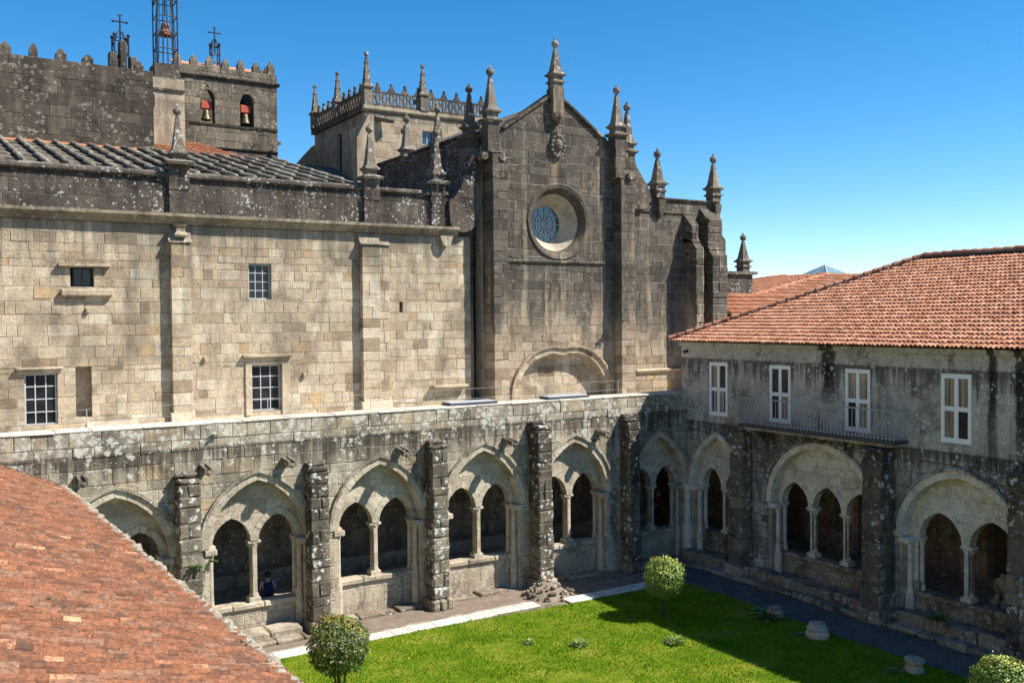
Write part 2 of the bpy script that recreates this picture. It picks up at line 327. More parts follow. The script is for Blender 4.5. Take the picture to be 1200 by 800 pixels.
    def build(s, name, mat, parent=None, smooth=False, kind=None, label=None):
        me = bpy.data.meshes.new(name); me.from_pydata([tuple(p) for p in s.v], [], s.f)
        a = me.attributes.new('tone', 'FLOAT', 'FACE'); a.data.foreach_set('value', s.t)
        me.materials.append(MAT[mat] if isinstance(mat, str) else mat)
        if smooth: me.polygons.foreach_set('use_smooth', [True]*len(me.polygons))
        o = bpy.data.objects.new(name, me); COL.objects.link(o)
        if parent: o.parent = parent
        if kind: o['kind'] = kind
        if label: o['label'] = label
        return o

def thing(name, label, cat, group=None, loc=(0, 0, 0)):
    o = bpy.data.objects.new(name, None); COL.objects.link(o); o['label'] = label; o['category'] = cat; o.location = loc
    o.empty_display_size = .2
    if group: o['group'] = group
    return o
def tag(o, label, cat, group=None):
    o['label'] = label; o['category'] = cat
    if group: o['group'] = group
    return o

# stones of one thing: the 300 that show largest become objects, the rest one stuff part per wall
class Stones:
    def __init__(s, limit=300, name='stone'): s.l = []; s.limit = limit; s.name = name
    def add(s, vs_, fs, tone, mat, parent, area):
        c = sum((Vector(v) for v in vs_), Vector())/len(vs_)
        d = depth_px(c); s.l.append((area/max(d, 1)**2 if d > 1 else 0, vs_, fs, tone, mat, parent))
    def addmb(s, mb, mat, parent, area): s.add(mb.v, mb.f, mb.t[0] if mb.t else .5, mat, parent, area)
    def flush(s):
        s.l.sort(key=lambda q: -q[0]); rest = {}
        for k, (a, vs_, fs, tone, mat, parent) in enumerate(s.l):
            if k < s.limit: MB().add(vs_, fs, tone).build(s.name, mat, parent)
            else: rest.setdefault((mat, parent.name), (parent, MB()))[1].add(vs_, fs, tone)
        for (mat, _), (parent, mb) in rest.items(): mb.build(s.name, mat, parent, kind='stuff')

class Pl:
    """wall plane: u along, v up, d outward"""
    def __init__(s, O, U, N): s.O, s.U, s.N = Vector(O), Vector(U), Vector(N)
    def p(s, u, v, d=0): return s.O+s.U*u+s.N*d+Vector((0, 0, v))

def courses(z0, z1, h, breaks=(), rnd=random):
    bs = sorted(set([z0, z1]+[b for b in breaks if z0+.02 < b < z1-.02])); out = [z0]
    for a, b in zip(bs[:-1], bs[1:]):
        n = max(1, round((b-a)/h)); ws = [rnd.uniform(.72, 1.3) for _ in range(n)]; t = sum(ws); c = a
        for k in ws[:-1]: c += k/t*(b-a); out.append(c)
        out.append(b)
    return out
class Arch:
    """pointed arch opening: centre c, half width a, from v0, springing vs, rise h"""
    def __init__(s, c, a, v0, vs_, h): s.c, s.a, s.v0, s.vs, s.h = c, a, v0, vs_, h; s.top = vs_+h; s.k = (h*h-a*a)/(2*a); s.R = a+s.k
    def at(s, v):
        y = v-s.vs
        if y <= 0: x = s.a
        elif y >= s.h: x = 0
        else: x = math.sqrt(max(0, s.R**2-y*y))-s.k
        return s.c-x, s.c+x
    def breaks(s): return [s.v0]
    def pts(s, n=10, grow=0):
        """outline left springing -> apex -> right springing, offset outward by grow"""
        out = []; R = s.R+grow; h = math.sqrt(max(.01, R*R-s.k*s.k)); th = math.atan2(h, -s.k)
        L = [(s.c+s.k+R*math.cos(math.pi-(math.pi-th)*i/n), s.vs+R*math.sin(math.pi-(math.pi-th)*i/n)) for i in range(n+1)]
        return L+[(2*s.c-u, v) for u, v in L[-2::-1]]
class Rect:
    def __init__(s, u0, u1, v0, v1): s.u0, s.u1, s.v0, s.top = u0, u1, v0, v1; s.c = (u0+u1)/2
    def at(s, v): return s.u0, s.u1
    def breaks(s): return [s.v0, s.top]
class Circ:
    def __init__(s, c, v, r): s.c, s.v, s.r = c, v, r; s.v0 = v-r; s.top = v+r
    def at(s, v):
        x = math.sqrt(max(0, s.r**2-(v-s.v)**2)); return s.c-x, s.c+x
    def breaks(s): return [s.v0, s.top]

def strips(v0, v1, outline, ops):
    (L0, R0), (L1, R1) = outline(v0+1e-4), outline(v1-1e-4)
    act = sorted([o for o in ops if v0 < o.top-1e-3 and v1 > o.v0+1e-3], key=lambda o: o.c)
    out = []; l0, l1 = L0, L1
    for o in act:
        a0, b0 = o.at(max(v0, o.v0)); a1, b1 = o.at(min(v1, o.top))
        if a0 > l0+.01 or a1 > l1+.01: out.append((l0, l1, min(a0, R0), min(a1, R1)))
        l0, l1 = b0, b1
    if R0 > l0+.01 or R1 > l1+.01: out.append((l0, l1, R0, R1))
    return out

def masonry(st, pl, name, mat, mortar, zs, outline, ops, parent, thick=.6, lens=(.35, .8), proud=(0, .02), gap=.006, ch=.012, rnd=None, toner=None, dcore=0):
    """wall core with openings + separate stones on its face; returns the core part"""
    rnd = rnd or random.Random(hash(name) % 1000)
    core = MB()
    for v0, v1 in zip(zs[:-1], zs[1:]):
        for (l0, l1, r0, r1) in strips(v0, v1, outline, ops):
            q = [pl.p(l0, v0, dcore), pl.p(r0, v0, dcore), pl.p(r1, v1, dcore), pl.p(l1, v1, dcore)]
            core.prism(q, pl.N*-(thick))
    cobj = core.build(name, mortar, parent)
    for v0, v1 in zip(zs[:-1], zs[1:]):
        for (l0, l1, r0, r1) in strips(v0, v1, outline, ops):
            lo, hi = max(l0, l1), min(r0, r1); cuts = []
            u = lo+rnd.uniform(.3, 1)*rnd.uniform(*lens)
            hgt = v1-v0; mx = max(lens[0], hgt*.75)
            while u < hi-lens[0]*.6:
                cuts.append(u); u += rnd.uniform(*lens) if rnd.random() > .15 else mx
            e = [(l0, l1)]+[(c, c) for c in cuts]+[(r0, r1)]
            for (a0, a1), (b0, b1) in zip(e[:-1], e[1:]):
                if b0-a0 < .02 and b1-a1 < .02: continue
                g = gap
                d = dcore+.005+rnd.uniform(*proud); j = lambda: rnd.uniform(-.004, .004)
                if b0-a0 < 4*g: a0 = b0 = (a0+b0)/2
                else: a0 += g; b0 -= g
                if b1-a1 < 4*g: a1 = b1 = (a1+b1)/2
                else: a1 += g; b1 -= g
                w0, w1 = v0+g+j(), v1-g+j()
                cu, cv = (a0+b0+a1+b1)/4, (w0+w1)/2
                base = [(a0, w0), (b0, w0), (b1, w1), (a1, w1)]
                def ins(p, c_):
                    du, dv = cu-p[0], cv-p[1]
                    return (p[0]+math.copysign(min(c_, abs(du)*.5), du), p[1]+math.copysign(min(c_, abs(dv)*.5), dv))
                fr = [ins(p, ch+rnd.uniform(0, ch)) for p in base]
                vv = [pl.p(u_, v_, dcore-.03) for u_, v_ in base]+[pl.p(u_, v_, d-ch) for u_, v_ in base]+[pl.p(u_, v_, d+rnd.uniform(-.5, .5)*proud[1]*.6) for u_, v_ in fr]
                fs = [(8, 9, 10, 11)]+[(i, (i+1) % 4, 4+(i+1) % 4, 4+i) for i in range(4)]+[(4+i, 4+(i+1) % 4, 8+(i+1) % 4, 8+i) for i in range(4)]
                if pl.U.cross(Vector((0, 0, 1))).dot(pl.N) < 0: fs = [f[::-1] for f in fs]
                t = rnd.random() if toner is None else toner(cu, cv, rnd)
                st.add(vv, fs, t, mat(cu, cv) if callable(mat) else mat, cobj, (b0-a0+b1-a1)/2*(w1-w0)*abs(pl.N.dot((pl.p(cu, cv)-Vector(CAM)).normalized())))
    return cobj

def voussoirs(st, pl, arch, width, depth0, depth1, mat, parent, n=7, rnd=random, gap=.005, grow=0, tone=(0, 1)):
    pi_, po = arch.pts(n, grow), arch.pts(n, grow+width)
    for k in range(len(pi_)-1):
        a, b, c, d = pi_[k], pi_[k+1], po[k+1], po[k]
        if k == n-1: c = (arch.c-.001, c[1])
        if k == n: d = (arch.c+.001, d[1])
        cu, cv = (a[0]+b[0]+c[0]+d[0])/4, (a[1]+b[1]+c[1]+d[1])/4
        sh = lambda p: (p[0]+(cu-p[0])*gap*6, p[1]+(cv-p[1])*gap*6)
        q = [pl.p(*sh(x), depth0) for x in (a, b, c, d)]
        e = rnd.uniform(0, .012)
        mb = MB().prism(q, pl.N*(depth1-depth0+e), rnd.uniform(*tone))
        st.addmb(mb, mat, parent, .1)

def pier(st, name, x0, x1, y0, y1, z0, z1, h, mat, parent, rnd, jit=.02, slope=0, ax='y', split=.25, ch=.03, mortar='mortar_dark', proud=0.015):
    """stacked-block pier; its outer side steps back by slope per metre of height"""
    core = MB(); zs = courses(z0, z1, h, (), rnd); ins = .03
    parts = []
    for v0, v1 in zip(zs[:-1], zs[1:]):
        s_ = slope*(v0-z0)
        X0, X1, Y0, Y1 = x0, x1, y0, y1
        if ax == 'y': Y0 = y0+s_
        else: X0 = x0+s_
        core.box(X0+ins, X1-ins, Y0+ins, Y1-.002, v0+.001, v1-.001) if ax == 'y' else core.box(X0+ins, X1-.002, Y0+ins, Y1-ins, v0+.001, v1-.001)
        e = lambda: rnd.uniform(-proud, proud)
        if rnd.random() < split:
            t = rnd.uniform(.35, .65)
            if ax == 'y': c = X0+(X1-X0)*t; cells = [(X0+e(), c, Y0+e(), Y1), (c, X1+e(), Y0+e(), Y1)]
            else: c = Y0+(Y1-Y0)*t; cells = [(X0+e(), X1, Y0+e(), c), (X0+e(), X1, c, Y1+e())]
        else:
            cells = [(X0+e(), X1+e(), Y0+e(), Y1)] if ax == 'y' else [(X0+e(), X1, Y0+e(), Y1+e())]
        for a, b, c, d in cells: parts.append((a, b, c, d, v0, v1))
    o = core.build(name, mortar, parent)
    for a, b, c, d, v0, v1 in parts:
        mb = MB().cbox((a+.004, c+.004, v0+.005), (b-a-.008, 0, 0), (0, d-c-.008, 0), (0, 0, v1-v0-.01), ch*rnd.uniform(.6, 1.3), rnd.random(), jit, rnd)
        st.addmb(mb, mat, o, (b-a)*(v1-v0))
    return o

# ------------------------------------------------------------------ ground
def struct(o): o['kind'] = 'structure'; return o
def sheet(name, poly, z, mat):
    mb = MB(); mb.add([(x, y, z) for x, y in poly], [tuple(range(len(poly)))]); return struct(mb.build(name, mat))
sheet('ground', [(-900, -900), (900, -900), (900, 900), (-900, 900)], -.06, 'ground')
sheet('courtyard_earth', [(-24, -24), (.2, -24), (.2, .3), (-24, .3)], 0.0, 'earth')
sheet('gravel_walk', [(-2.75, -24), (-.02, -24), (-.02, -1.2), (-2.75, -1.2)], .006, 'gravel')
LAWN = [(-24, -24), (-2.72, -24), (-2.62, -13), (-2.78, -9.5), (-2.5, -5.5), (-2.62, -2.55), (-7.2, -2.5), (-8.2, -2.45), (-12, -2.2), (-24, -2.02)]
def build_lawn():
    rnd = random.Random(5)
    lawn = sheet('lawn', LAWN, .035, 'lawn')
    # blades
    R = np.random.default_rng(3); N = 120000
    X = R.uniform(-20.5, -2.7, N*2); Y = R.uniform(-15.5, -2.1, N*2)
    top = np.where(X > -8, -2.52, -2.2-.18*((X+12)/-4.0).clip(-1, 1)*-1)
    rag = .10*np.sin(X*5.1+2*np.sin(X*1.7))+R.normal(0, .05, len(X)); dry = np.sin(X*.9+2.0*np.sin(Y*.6))*np.sin(Y*1.1+1.4*np.sin(X*.5)); ok = (Y < top+.05+rag) & (X < -2.62+rag*.8) & ((dry < .72) | (R.random(len(X)) < .45))
    X, Y = X[ok][:N], Y[ok][:N]; n = len(X)
    cl = np.sin(X*2.1+1.3*np.sin(Y*1.7))*np.sin(Y*2.6+np.sin(X*1.1))
    H = R.uniform(.025, .06, n)*(1+.6*np.clip(cl, 0, 1)); W = R.uniform(.008, .016, n); A = R.uniform(0, 6.283, n); B = R.uniform(0, 6.283, n); LN = R.uniform(.2, .9, n)*H
    v = np.empty((n, 3, 3))
    v[:, 0] = np.stack([X-np.cos(A)*W, Y-np.sin(A)*W, np.full(n, .03)], 1)
    v[:, 1] = np.stack([X+np.cos(A)*W, Y+np.sin(A)*W, np.full(n, .03)], 1)
    v[:, 2] = np.stack([X+np.cos(B)*LN, Y+np.sin(B)*LN, .03+H], 1)
    me = bpy.data.meshes.new('grass'); me.vertices.add(n*3); me.vertices.foreach_set('co', v.ravel())
    me.loops.add(n*3); me.loops.foreach_set('vertex_index', np.arange(n*3, dtype=np.int32))
    me.polygons.add(n); me.polygons.foreach_set('loop_start', np.arange(0, n*3, 3, dtype=np.int32)); me.polygons.foreach_set('loop_total', np.full(n, 3, dtype=np.int32))
    me.update(calc_edges=True)
    a = me.attributes.new('tone', 'FLOAT', 'FACE'); a.data.foreach_set('value', (R.beta(2, 2.4, n)*.92+.12*np.clip(cl, 0, 1)).clip(0, 1).astype(np.float32))
    me.materials.append(MAT['grass']); o = bpy.data.objects.new('grass', me); COL.objects.link(o)
    o['label'] = 'short bright green grass of the cloister lawn'; o['category'] = 'grass'; o['kind'] = 'stuff'
build_lawn()
def build_path():
    rnd = random.Random(9)
    root = MB().box(-24, -8.3, -2.12, -1.72, .002, .03).build('path', 'mortar_pale'); struct(root)
    x = -24
    while x < -8.4:
        l = rnd.uniform(.9, 1.5); b = min(x+l, -8.35)
        MB().cbox((x+.006, -2.2+.02*rnd.random(), .01), (b-x-.012, 0, 0), (0, .52, 0), (0, 0, .055), .01, rnd.random(), .004, rnd).build('paving_slab', 'white_path', root); x = b
    root2 = MB().box(-7.3, -2.5, -2.44, -1.98, .002, .03).build('path', 'mortar'); struct(root2)
    x = -7.35
    while x < -2.5:
        l = rnd.uniform(.9, 1.4); b = min(x+l, -2.42)
        MB().cbox((x+.006, -2.5+.02*rnd.random(), .01), (b-x-.012, 0, 0), (0, .55, 0), (0, 0, .055), .01, rnd.random(), .004, rnd).build('paving_slab', 'white_path', root2); x = b
    # low kerb between earth strip and slabs
    k = MB().box(-24, -8.5, -1.62, -1.52, 0, .05).build('kerb', 'pier'); struct(k)
build_path()

# ------------------------------------------------------------------ columns, pinnacles, windows
def colonnette(parent, pl, u, z0, z1, d=0.0, r=.075, mat='arch'):
    """base block, shaft, flared capital and abacus standing on a sill"""
    c = pl.p(u, 0, d); x, y = c.x, c.y
    b = MB(); b.sq(x, y, [(.17, z0), (.17, z0+.13), (.15, z0+.15)]); b.lathe(x, y, [(.14, z0+.15), (.155, z0+.18), (.12, z0+.22), (.13, z0+.25), (r+.01, z0+.29)], 14)
    b.build('column_base', mat, parent)
    sh = MB().lathe(x, y, [(r, z0+.28), (r*.97, (z0+z1)/2), (r*.92, z1-.3)], 14); sh.build('column_shaft', mat, parent, smooth=True)
    cp = MB(); cp.lathe(x, y, [(r*.95, z1-.32), (r+.03, z1-.30), (r+.03, z1-.275), (r, z1-.26), (r+.02, z1-.2), (r+.075, z1-.12), (r+.11, z1-.085)], 14)
    # leaf crockets on the bell
    for i in range(8):
        a = i*math.pi/4; rr = r+.05
        cp.tube((x+math.cos(a)*(r+.01), y+math.sin(a)*(r+.01), z1-.24), (x+math.cos(a)*(r+.1), y+math.sin(a)*(r+.1), z1-.1), .022, 5)
    cap = cp.build('capital', mat, parent)
    U, N = pl.U, pl.N
    o = pl.p(u, z1-.085, d)
    MB().cbox(o-U*.2-N*.17, U*.4, N*.34, Vector((0, 0, .085)), .02, .7).build('abacus', mat, cap)

def pinnacle(parent, x, y, z0, H, w, ped=.0, mat='pinnacle', ball=True, rnd=random):
    """obelisk finial: pedestal, moulded foot, tapering shaft, ball with tip"""
    o = MB()
    z = z0
    if ped > 0:
        o.sq(x, y, [(w*.72, z-.02), (w*.72, z+ped-.04), (w*.95, z+ped), (w*.95, z+ped+.06), (w*.7, z+ped+.1)], rnd.random()); z += ped+.1
    h = H-(z-z0); k = h
    o.sq(x, y, [(w*.72, z-.005), (w*.72, z+k*.08), (w*1.08, z+k*.125), (w*1.08, z+k*.155), (w*.86, z+k*.175), (w*.72, z+k*.215), (w*.62, z+k*.25), (w*.2, z+k*.80)], rnd.random())
    p = o.build('pinnacle', mat, parent)
    b = MB(); r = w*.52
    b.lathe(x, y, [(w*.17, z+k*.79), (w*.28, z+k*.805), (w*.16, z+k*.825)], 10)
    b.sphere((x, y, z+k*.83+r), r, 12, 8)
    b.lathe(x, y, [(w*.1, z+k*.83+2*r-.02), (w*.16, z+k*.83+2*r+.02), (w*.03, z+k*.83+2*r+.12)], 8)
    b.build('ball_finial', mat, p, smooth=True)
    return p
def crocket_pinnacle(parent, x, y, z0, H, w, mat='tower'):
    o = MB(); o.sq(x, y, [(w*.75, z0), (w*.75, z0+H*.3), (w*1.0, z0+H*.33), (w*1.0, z0+H*.36), (w*.6, z0+H*.4), (w*.16, z0+H*.93), (w*.3, z0+H*.95), (w*.25, z0+H)])
    p = o.build('pinnacle', mat, parent); c = MB()
    for k in range(3):
        f = .48+.16*k; rr = w*(.62-.15*k)
        for i in range(4):
            a = math.pi/4+i*math.pi/2
            c.sphere((x+math.cos(a)*rr, y+math.sin(a)*rr, z0+H*f), w*.2, 6, 4)
    c.build('crocket', mat, p)
    return p

def barred_window(parent, pl, u0, u1, v0, v1, d, nx, ny, bar='white', bw=.02, glass='glass', frame=.04):
    W = MB()
    O = lambda u, v, e: pl.p(u, v, e)
    def bx(a, b, c, e, d0, d1, m=None): (m or W).frame_box(O(a, c, d0), pl.U*(b-a), Vector((0, 0, e-c)), pl.N*(d1-d0))
    bx(u0, u1, v0, v0+frame, d-.03, d+.03); bx(u0, u1, v1-frame, v1, d-.03, d+.03)
    bx(u0, u0+frame, v0+frame, v1-frame, d-.03, d+.03); bx(u1-frame, u1, v0+frame, v1-frame, d-.03, d+.03)
    wo = W.build('window', bar, parent)
    B = MB()
    for i in range(1, nx): u = u0+(u1-u0)*i/nx; bx(u-bw/2, u+bw/2, v0+frame, v1-frame, d-.015, d+.02, B)
    for j in range(1, ny): v = v0+(v1-v0)*j/ny; bx(u0+frame, u1-frame, v-bw/2, v+bw/2, d-.012, d+.017, B)
    B.build('glazing_bar', bar, wo)
    for i in range(nx):
        for j in range(ny):
            a, b = u0+(u1-u0)*i/nx, u0+(u1-u0)*(i+1)/nx; c, e = v0+(v1-v0)*j/ny, v0+(v1-v0)*(j+1)/ny
            m = MB(); bx(a+.01, b-.01, c+.01, e-.01, d-.011, d-.004, m)
            m.build('pane', glass, wo)
    return wo

# ------------------------------------------------------------------ cloister bays
def bay(st, pl, parent, A, sill, lanc, lvs, lh, mat, mortar, rnd, jamb=True, sillmat='pier'):
    """recessed two- or three-light arcade screen standing inside the wall arch A"""
    D = -.36
    frame = Arch(A.c, A.a+.12, 0, A.vs, A.h+.12)
    L = [Arch(c, a, sill, lvs, lh) for c, a in lanc]
    zs = courses(0, A.top+.1, .36, [sill, lvs, lvs+lh+.07], rnd)
    LB = [Arch(c, a+.05, sill, lvs, lh+.06) for c, a in lanc]; mf = (lambda u, v: sillmat if v < sill else mat)
    scr = masonry(st, pl, 'arcade_screen', mf, mortar, zs, frame.at, LB, parent, .3, (.4, .85), (0, .008), .004, .006, rnd, dcore=D)
    for l in L: voussoirs(st, pl, l, .19, D-.29, D+.032, mat, scr, 6, rnd)
    voussoirs(st, pl, A, .22, -.34, .05, mat, parent_wall(parent), 8, rnd, grow=0)
    voussoirs(st, pl, A, .09, -.05, .115, 'cloister' if mat == 'arch' else 'east', parent_wall(parent), 8, rnd, grow=.22, tone=(.2, .6))
    bk = MB(); pa, pb = A.pts(10, .02), A.pts(10, .5)
    for k in range(len(pa)-1): bk.prism([pl.p(*pa[k], -.3), pl.p(*pa[k+1], -.3), pl.p(*pb[k+1], -.3), pl.p(*pb[k], -.3)], pl.N*.293)
    bk.build('arch_backing', mortar, parent_wall(parent))
    # sill slabs
    u = A.c-A.a
    while u < A.c+A.a-.05:
        b = min(u+rnd.uniform(.7, 1.2), A.c+A.a)
        if A.c+A.a-b < .3: b = A.c+A.a
        mb = MB().cbox(pl.p(u+.005, sill-.15, -.74), pl.U*(b-u-.01), pl.N*(.47+rnd.uniform(0, .03)), Vector((0, 0, .157)), .025, rnd.random(), .008, rnd)
        st.addmb(mb, sillmat, scr, (b-u)*.3); u = b
    for (c0, a0), (c1, a1) in zip(lanc[:-1], lanc[1:]):
        colonnette(scr, pl, (c0+a0+c1-a1)/2, sill+.006, lvs, D-.15, .078, mat)
    if jamb:
        for s_ in (-1, 1):
            e = A.c+s_*A.a
            # corner shaft and impost
            z0 = .0
            def blk(ua, ub, d0, d1, za, zb, nm, m=mat, ch=.02):
                lo, hi = min(ua, ub), max(ua, ub)
                MB().cbox(pl.p(lo, za, d0), pl.U*(hi-lo), pl.N*(d1-d0), Vector((0, 0, zb-za)), ch, rnd.random()).build(nm, m, scr)
            zz = courses(.001, A.vs-.2, .42, (), rnd)
            for za, zb in zip(zz[:-1], zz[1:]): blk(e+s_*.13, e, -.356, rnd.uniform(.0, .012), za+.003, zb-.003, 'jamb_stone', 'pier', .012)
            q2 = pl.p(e-s_*.09, 0, -.24)
            MB().lathe(q2.x, q2.y, [(.13, .001), (.13, sill-.1), (.1, sill), (.085, sill+.12), (.08, A.vs-.32), (.1, A.vs-.3), (.085, A.vs-.28), (.13, A.vs-.19)], 12).build('jamb_shaft', mat, scr, smooth=False)
            blk(e+s_*.13, e-s_*.22, -.357, .06, A.vs-.195, A.vs-.02, 'impost')
            o = lanc[0][0]-lanc[0][1] if s_ < 0 else lanc[-1][0]+lanc[-1][1]
            q = pl.p(o+s_*.03, 0, D-.15)
            MB().lathe(q.x, q.y, [(.10, sill+.005), (.10, sill+.12), (.075, sill+.2), (.07, lvs-.25), (.12, lvs-.1)], 12).build('jamb_column', mat, scr, smooth=False)
            blk(o+s_*.12, o-s_*.09, D-.28, D+.06, lvs-.1, lvs+.0, 'impost')
            blk(o+s_*.16, o-s_*.02, D-.28, D+.12, sill+.006, sill+.28, 'stool', 'pier', .04)
    return scr
_pw = {}
def parent_wall(p): return _pw[p.name]

# ------------------------------------------------------------------ north cloister walk
def north_arcade():
    rnd = random.Random(21); st = Stones()
    T = thing('cloister_arcade', 'long lichen-stained granite cloister arcade with twin-light pointed arches below the church wall', 'arcade')
    pl = Pl((0, 0, 0), (1, 0, 0), (0, -1, 0))
    sp = dict(zip((-20.8, -16.88, -12.98, -9.18, -5.4), ((2.72, 1.85, .95), (2.80, 1.87, .95), (2.86, 1.92, 1.17), (2.93, 1.97, 1.18), (2.95, 1.95, 1.19))))
    As = [Arch(c, 1.42, 0, v, h) for c, (v, h, s_) in sp.items()]+[Arch(-1.45, 1.22, 0, 2.86, 1.95)]
    ou = [Arch(A.c, A.a+.12, 0, A.vs, A.h+.12) for A in As]
    zs = courses(0, 6.39, .36, [5.98], rnd)
    wall = masonry(st, pl, 'wall', 'cloister', 'mortar_dark', zs, lambda v: (-27, -.0), ou, T, .74, (.4, 1.1), (0, .022), .005, .012, rnd)
    _pw[T.name] = wall
    for A, s_ in zip(As, [v[2] for v in sp.values()]+[1.15]):
        q = A.a*.5+.0
        bay(st, pl, T, A, s_, [(A.c-.68*A.a/1.42, .56*A.a/1.42), (A.c+.68*A.a/1.42, .56*A.a/1.42)], A.vs+.0, .74, 'arch', 'mortar_pale', rnd)
    # buttresses
    for (x0, x1, top, p) in [(-23.1, -22.5, 5.0, .6), (-19.25, -18.62, 5.05, .65), (-15.45, -14.85, 5.05, .6), (-11.42, -10.82, 5.4, .66), (-7.38, -6.78, 5.75, .7), (-3.36, -2.82, 5.75, .62)]:
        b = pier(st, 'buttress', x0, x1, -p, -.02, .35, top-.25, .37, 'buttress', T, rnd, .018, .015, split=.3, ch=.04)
        # weathered sloping head
        for k in range(2):
            f = k*.45
            mb = MB().cbox((x0+.02+rnd.uniform(-.02, .02), -p+.06+f*p, top-.25+.13*k), (x1-x0-.04, 0, 0), (0, p*(1-f)-.08, 0), (0, 0, .15), .05, rnd.random(), .03, rnd)
            st.addmb(mb, 'buttress', b, .1)
        for k in range(3):
            xa = x0-.1+k*(x1-x0+.2)/3
            mb = MB().cbox((xa, -p-.14+rnd.uniform(0, .05), -.02), ((x1-x0+.2)/3-.01, 0, 0), (0, p+.1, 0), (0, 0, .37), .05, rnd.random(), .03, rnd)
            st.addmb(mb, 'plinth', b, .15)
    # rough footing along the foot of the wall
    x = -24
    while x < -.4:
        l = rnd.uniform(.4, .9)
        if not any(a-.15 < x+l/2 < b+.15 for a, b in [(-19.2, -18.6), (-15.4, -14.8), (-11.36, -10.78), (-7.3, -6.74), (-3.32, -2.8)]):
            mb = MB().cbox((x, -.16+rnd.uniform(-.04, .04), -.02), (l-.015, 0, 0), (0, .6, 0), (0, 0, .09+rnd.uniform(-.05, .06)), .03, rnd.random(), .02, rnd)
            st.addmb(mb, 'plinth', wall, l*.25)
        x += l
    # raised step in front of the third bay from the corner tower
    for (xa, xb, ya, z) in [(-18.5, -15.75, -.62, .3), (-18.55, -15.7, -.95, .12)]:
        x = xa
        while x < xb:
            l = min(rnd.uniform(.7, 1.1), xb-x)
            mb = MB().cbox((x, ya, -.02), (l-.012, 0, 0), (0, .75, 0), (0, 0, z+.02), .04, rnd.random(), .015, rnd); st.addmb(mb, 'pier', wall, .3); x += l
    # carved stone waterspouts
    for x in (-21.65, -18.42, -16.02, -12.3, -8.3, -4.35):
        s_ = MB(); z = 5.08
        for a, b, c, d in ((-.12, .12, 0, .07), (-.12, -.05, .07, .17), (.05, .12, .07, .17)):
            s_.frame_box((x+a, -.62, z+c-.03), (b-a, 0, 0), (0, .64, .06), (0, 0, d-c))
        s_.sphere((x, -.58, z+.0), .085, 8, 5); s_.build('waterspout', 'pinnacle', T)
    # gallery behind, terrace on top
    MB().box(-27, 3.95, .745, 3.98, .3, .6).build('gallery_floor', 'pier', T)
    MB().box(-27, 3.95, .745, 3.95, 5.5, 6.05, .8).build('terrace_slab', 'terrace', T)
    bw = Pl((0, 3.98, 0), (1, 0, 0), (0, -1, 0))
    zs = courses(.6, 5.5, .42, (), rnd)
    masonry(st, bw, 'gallery_wall', 'plinth', 'mortar', zs, lambda v: (-27, 3.95), [], T, .1, (.5, 1.1), (0, .01), .006, .01, rnd)
    MB().box(-27, 3.9, 3.4, 3.93, .6, 1.05).build('stone_bench', 'pier', T)
    MB().box(3.62, 3.95, .75, 3.97, .61, 5.49).build('gallery_end_wall', 'pier', T)
    for c in (-22.8, -18.95, -15.05, -11.15, -7.3, -3.4):   # transverse ribs
        A = Arch(2.36, 1.6, .6, 3.4, 1.6); pr = Pl((c, 0, 0), (0, 1, 0), (-1, 0, 0)); m = MB(); a_, b_ = A.pts(6), A.pts(6, .22)
        for k in range(len(a_)-1): m.prism([pr.p(*a_[k], .13), pr.p(*a_[k+1], .13), pr.p(*b_[k+1], .13), pr.p(*b_[k], .13)], (.26, 0, 0))
        m.build('vault_rib', 'arch', T)
    # coping stones of the parapet, paler than the wall below
    x = -27
    while x < -.05:
        l = min(rnd.uniform(.8, 1.5), -.05-x)
        mb = MB().cbox((x+.004, -.035+rnd.uniform(-.015, .015), 6.385), (l-.008, 0, 0), (0, .82, 0), (0, 0, .06), .015, rnd.random(), .008, rnd); st.addmb(mb, 'terrace', wall, l*.1); x += l
    st.flush()
north_arcade()

# thin rail on the terrace
def terrace_rail():
    T = thing('wire_railing', 'thin pale wire railing along the terrace foot of the church wall', 'railing', loc=(0, 1.3, 6.05))
    for k in range(18):
        x = -23+k*1.72
        if x < 3.8: MB().tube((x, 0, 0), (x, 0, .86), .012, 6).build('post', 'lead', T)
    for z in (.84, .5): MB().tube((-26, 0, z), (3.8, 0, z), .004, 5).build('wire', 'lead', T)
terrace_rail()
def hatch(x0, x1, lab):
    T = thing('roof_hatch', lab, 'hatch', loc=((x0+x1)/2, .45, 6.45))
    h = (x1-x0)/2
    MB().box(-h, h, -.3, .3, 0, .07).build('cover', 'slate', T); MB().box(-h+.05, h-.05, -.26, .26, .071, .1).build('lid', 'lead', T)
hatch(-10.35, -8.5, 'dark flat metal hatch on the parapet left of the large buttress')
hatch(-6.4, -4.6, 'dark flat metal hatch on the parapet below the blind arch')

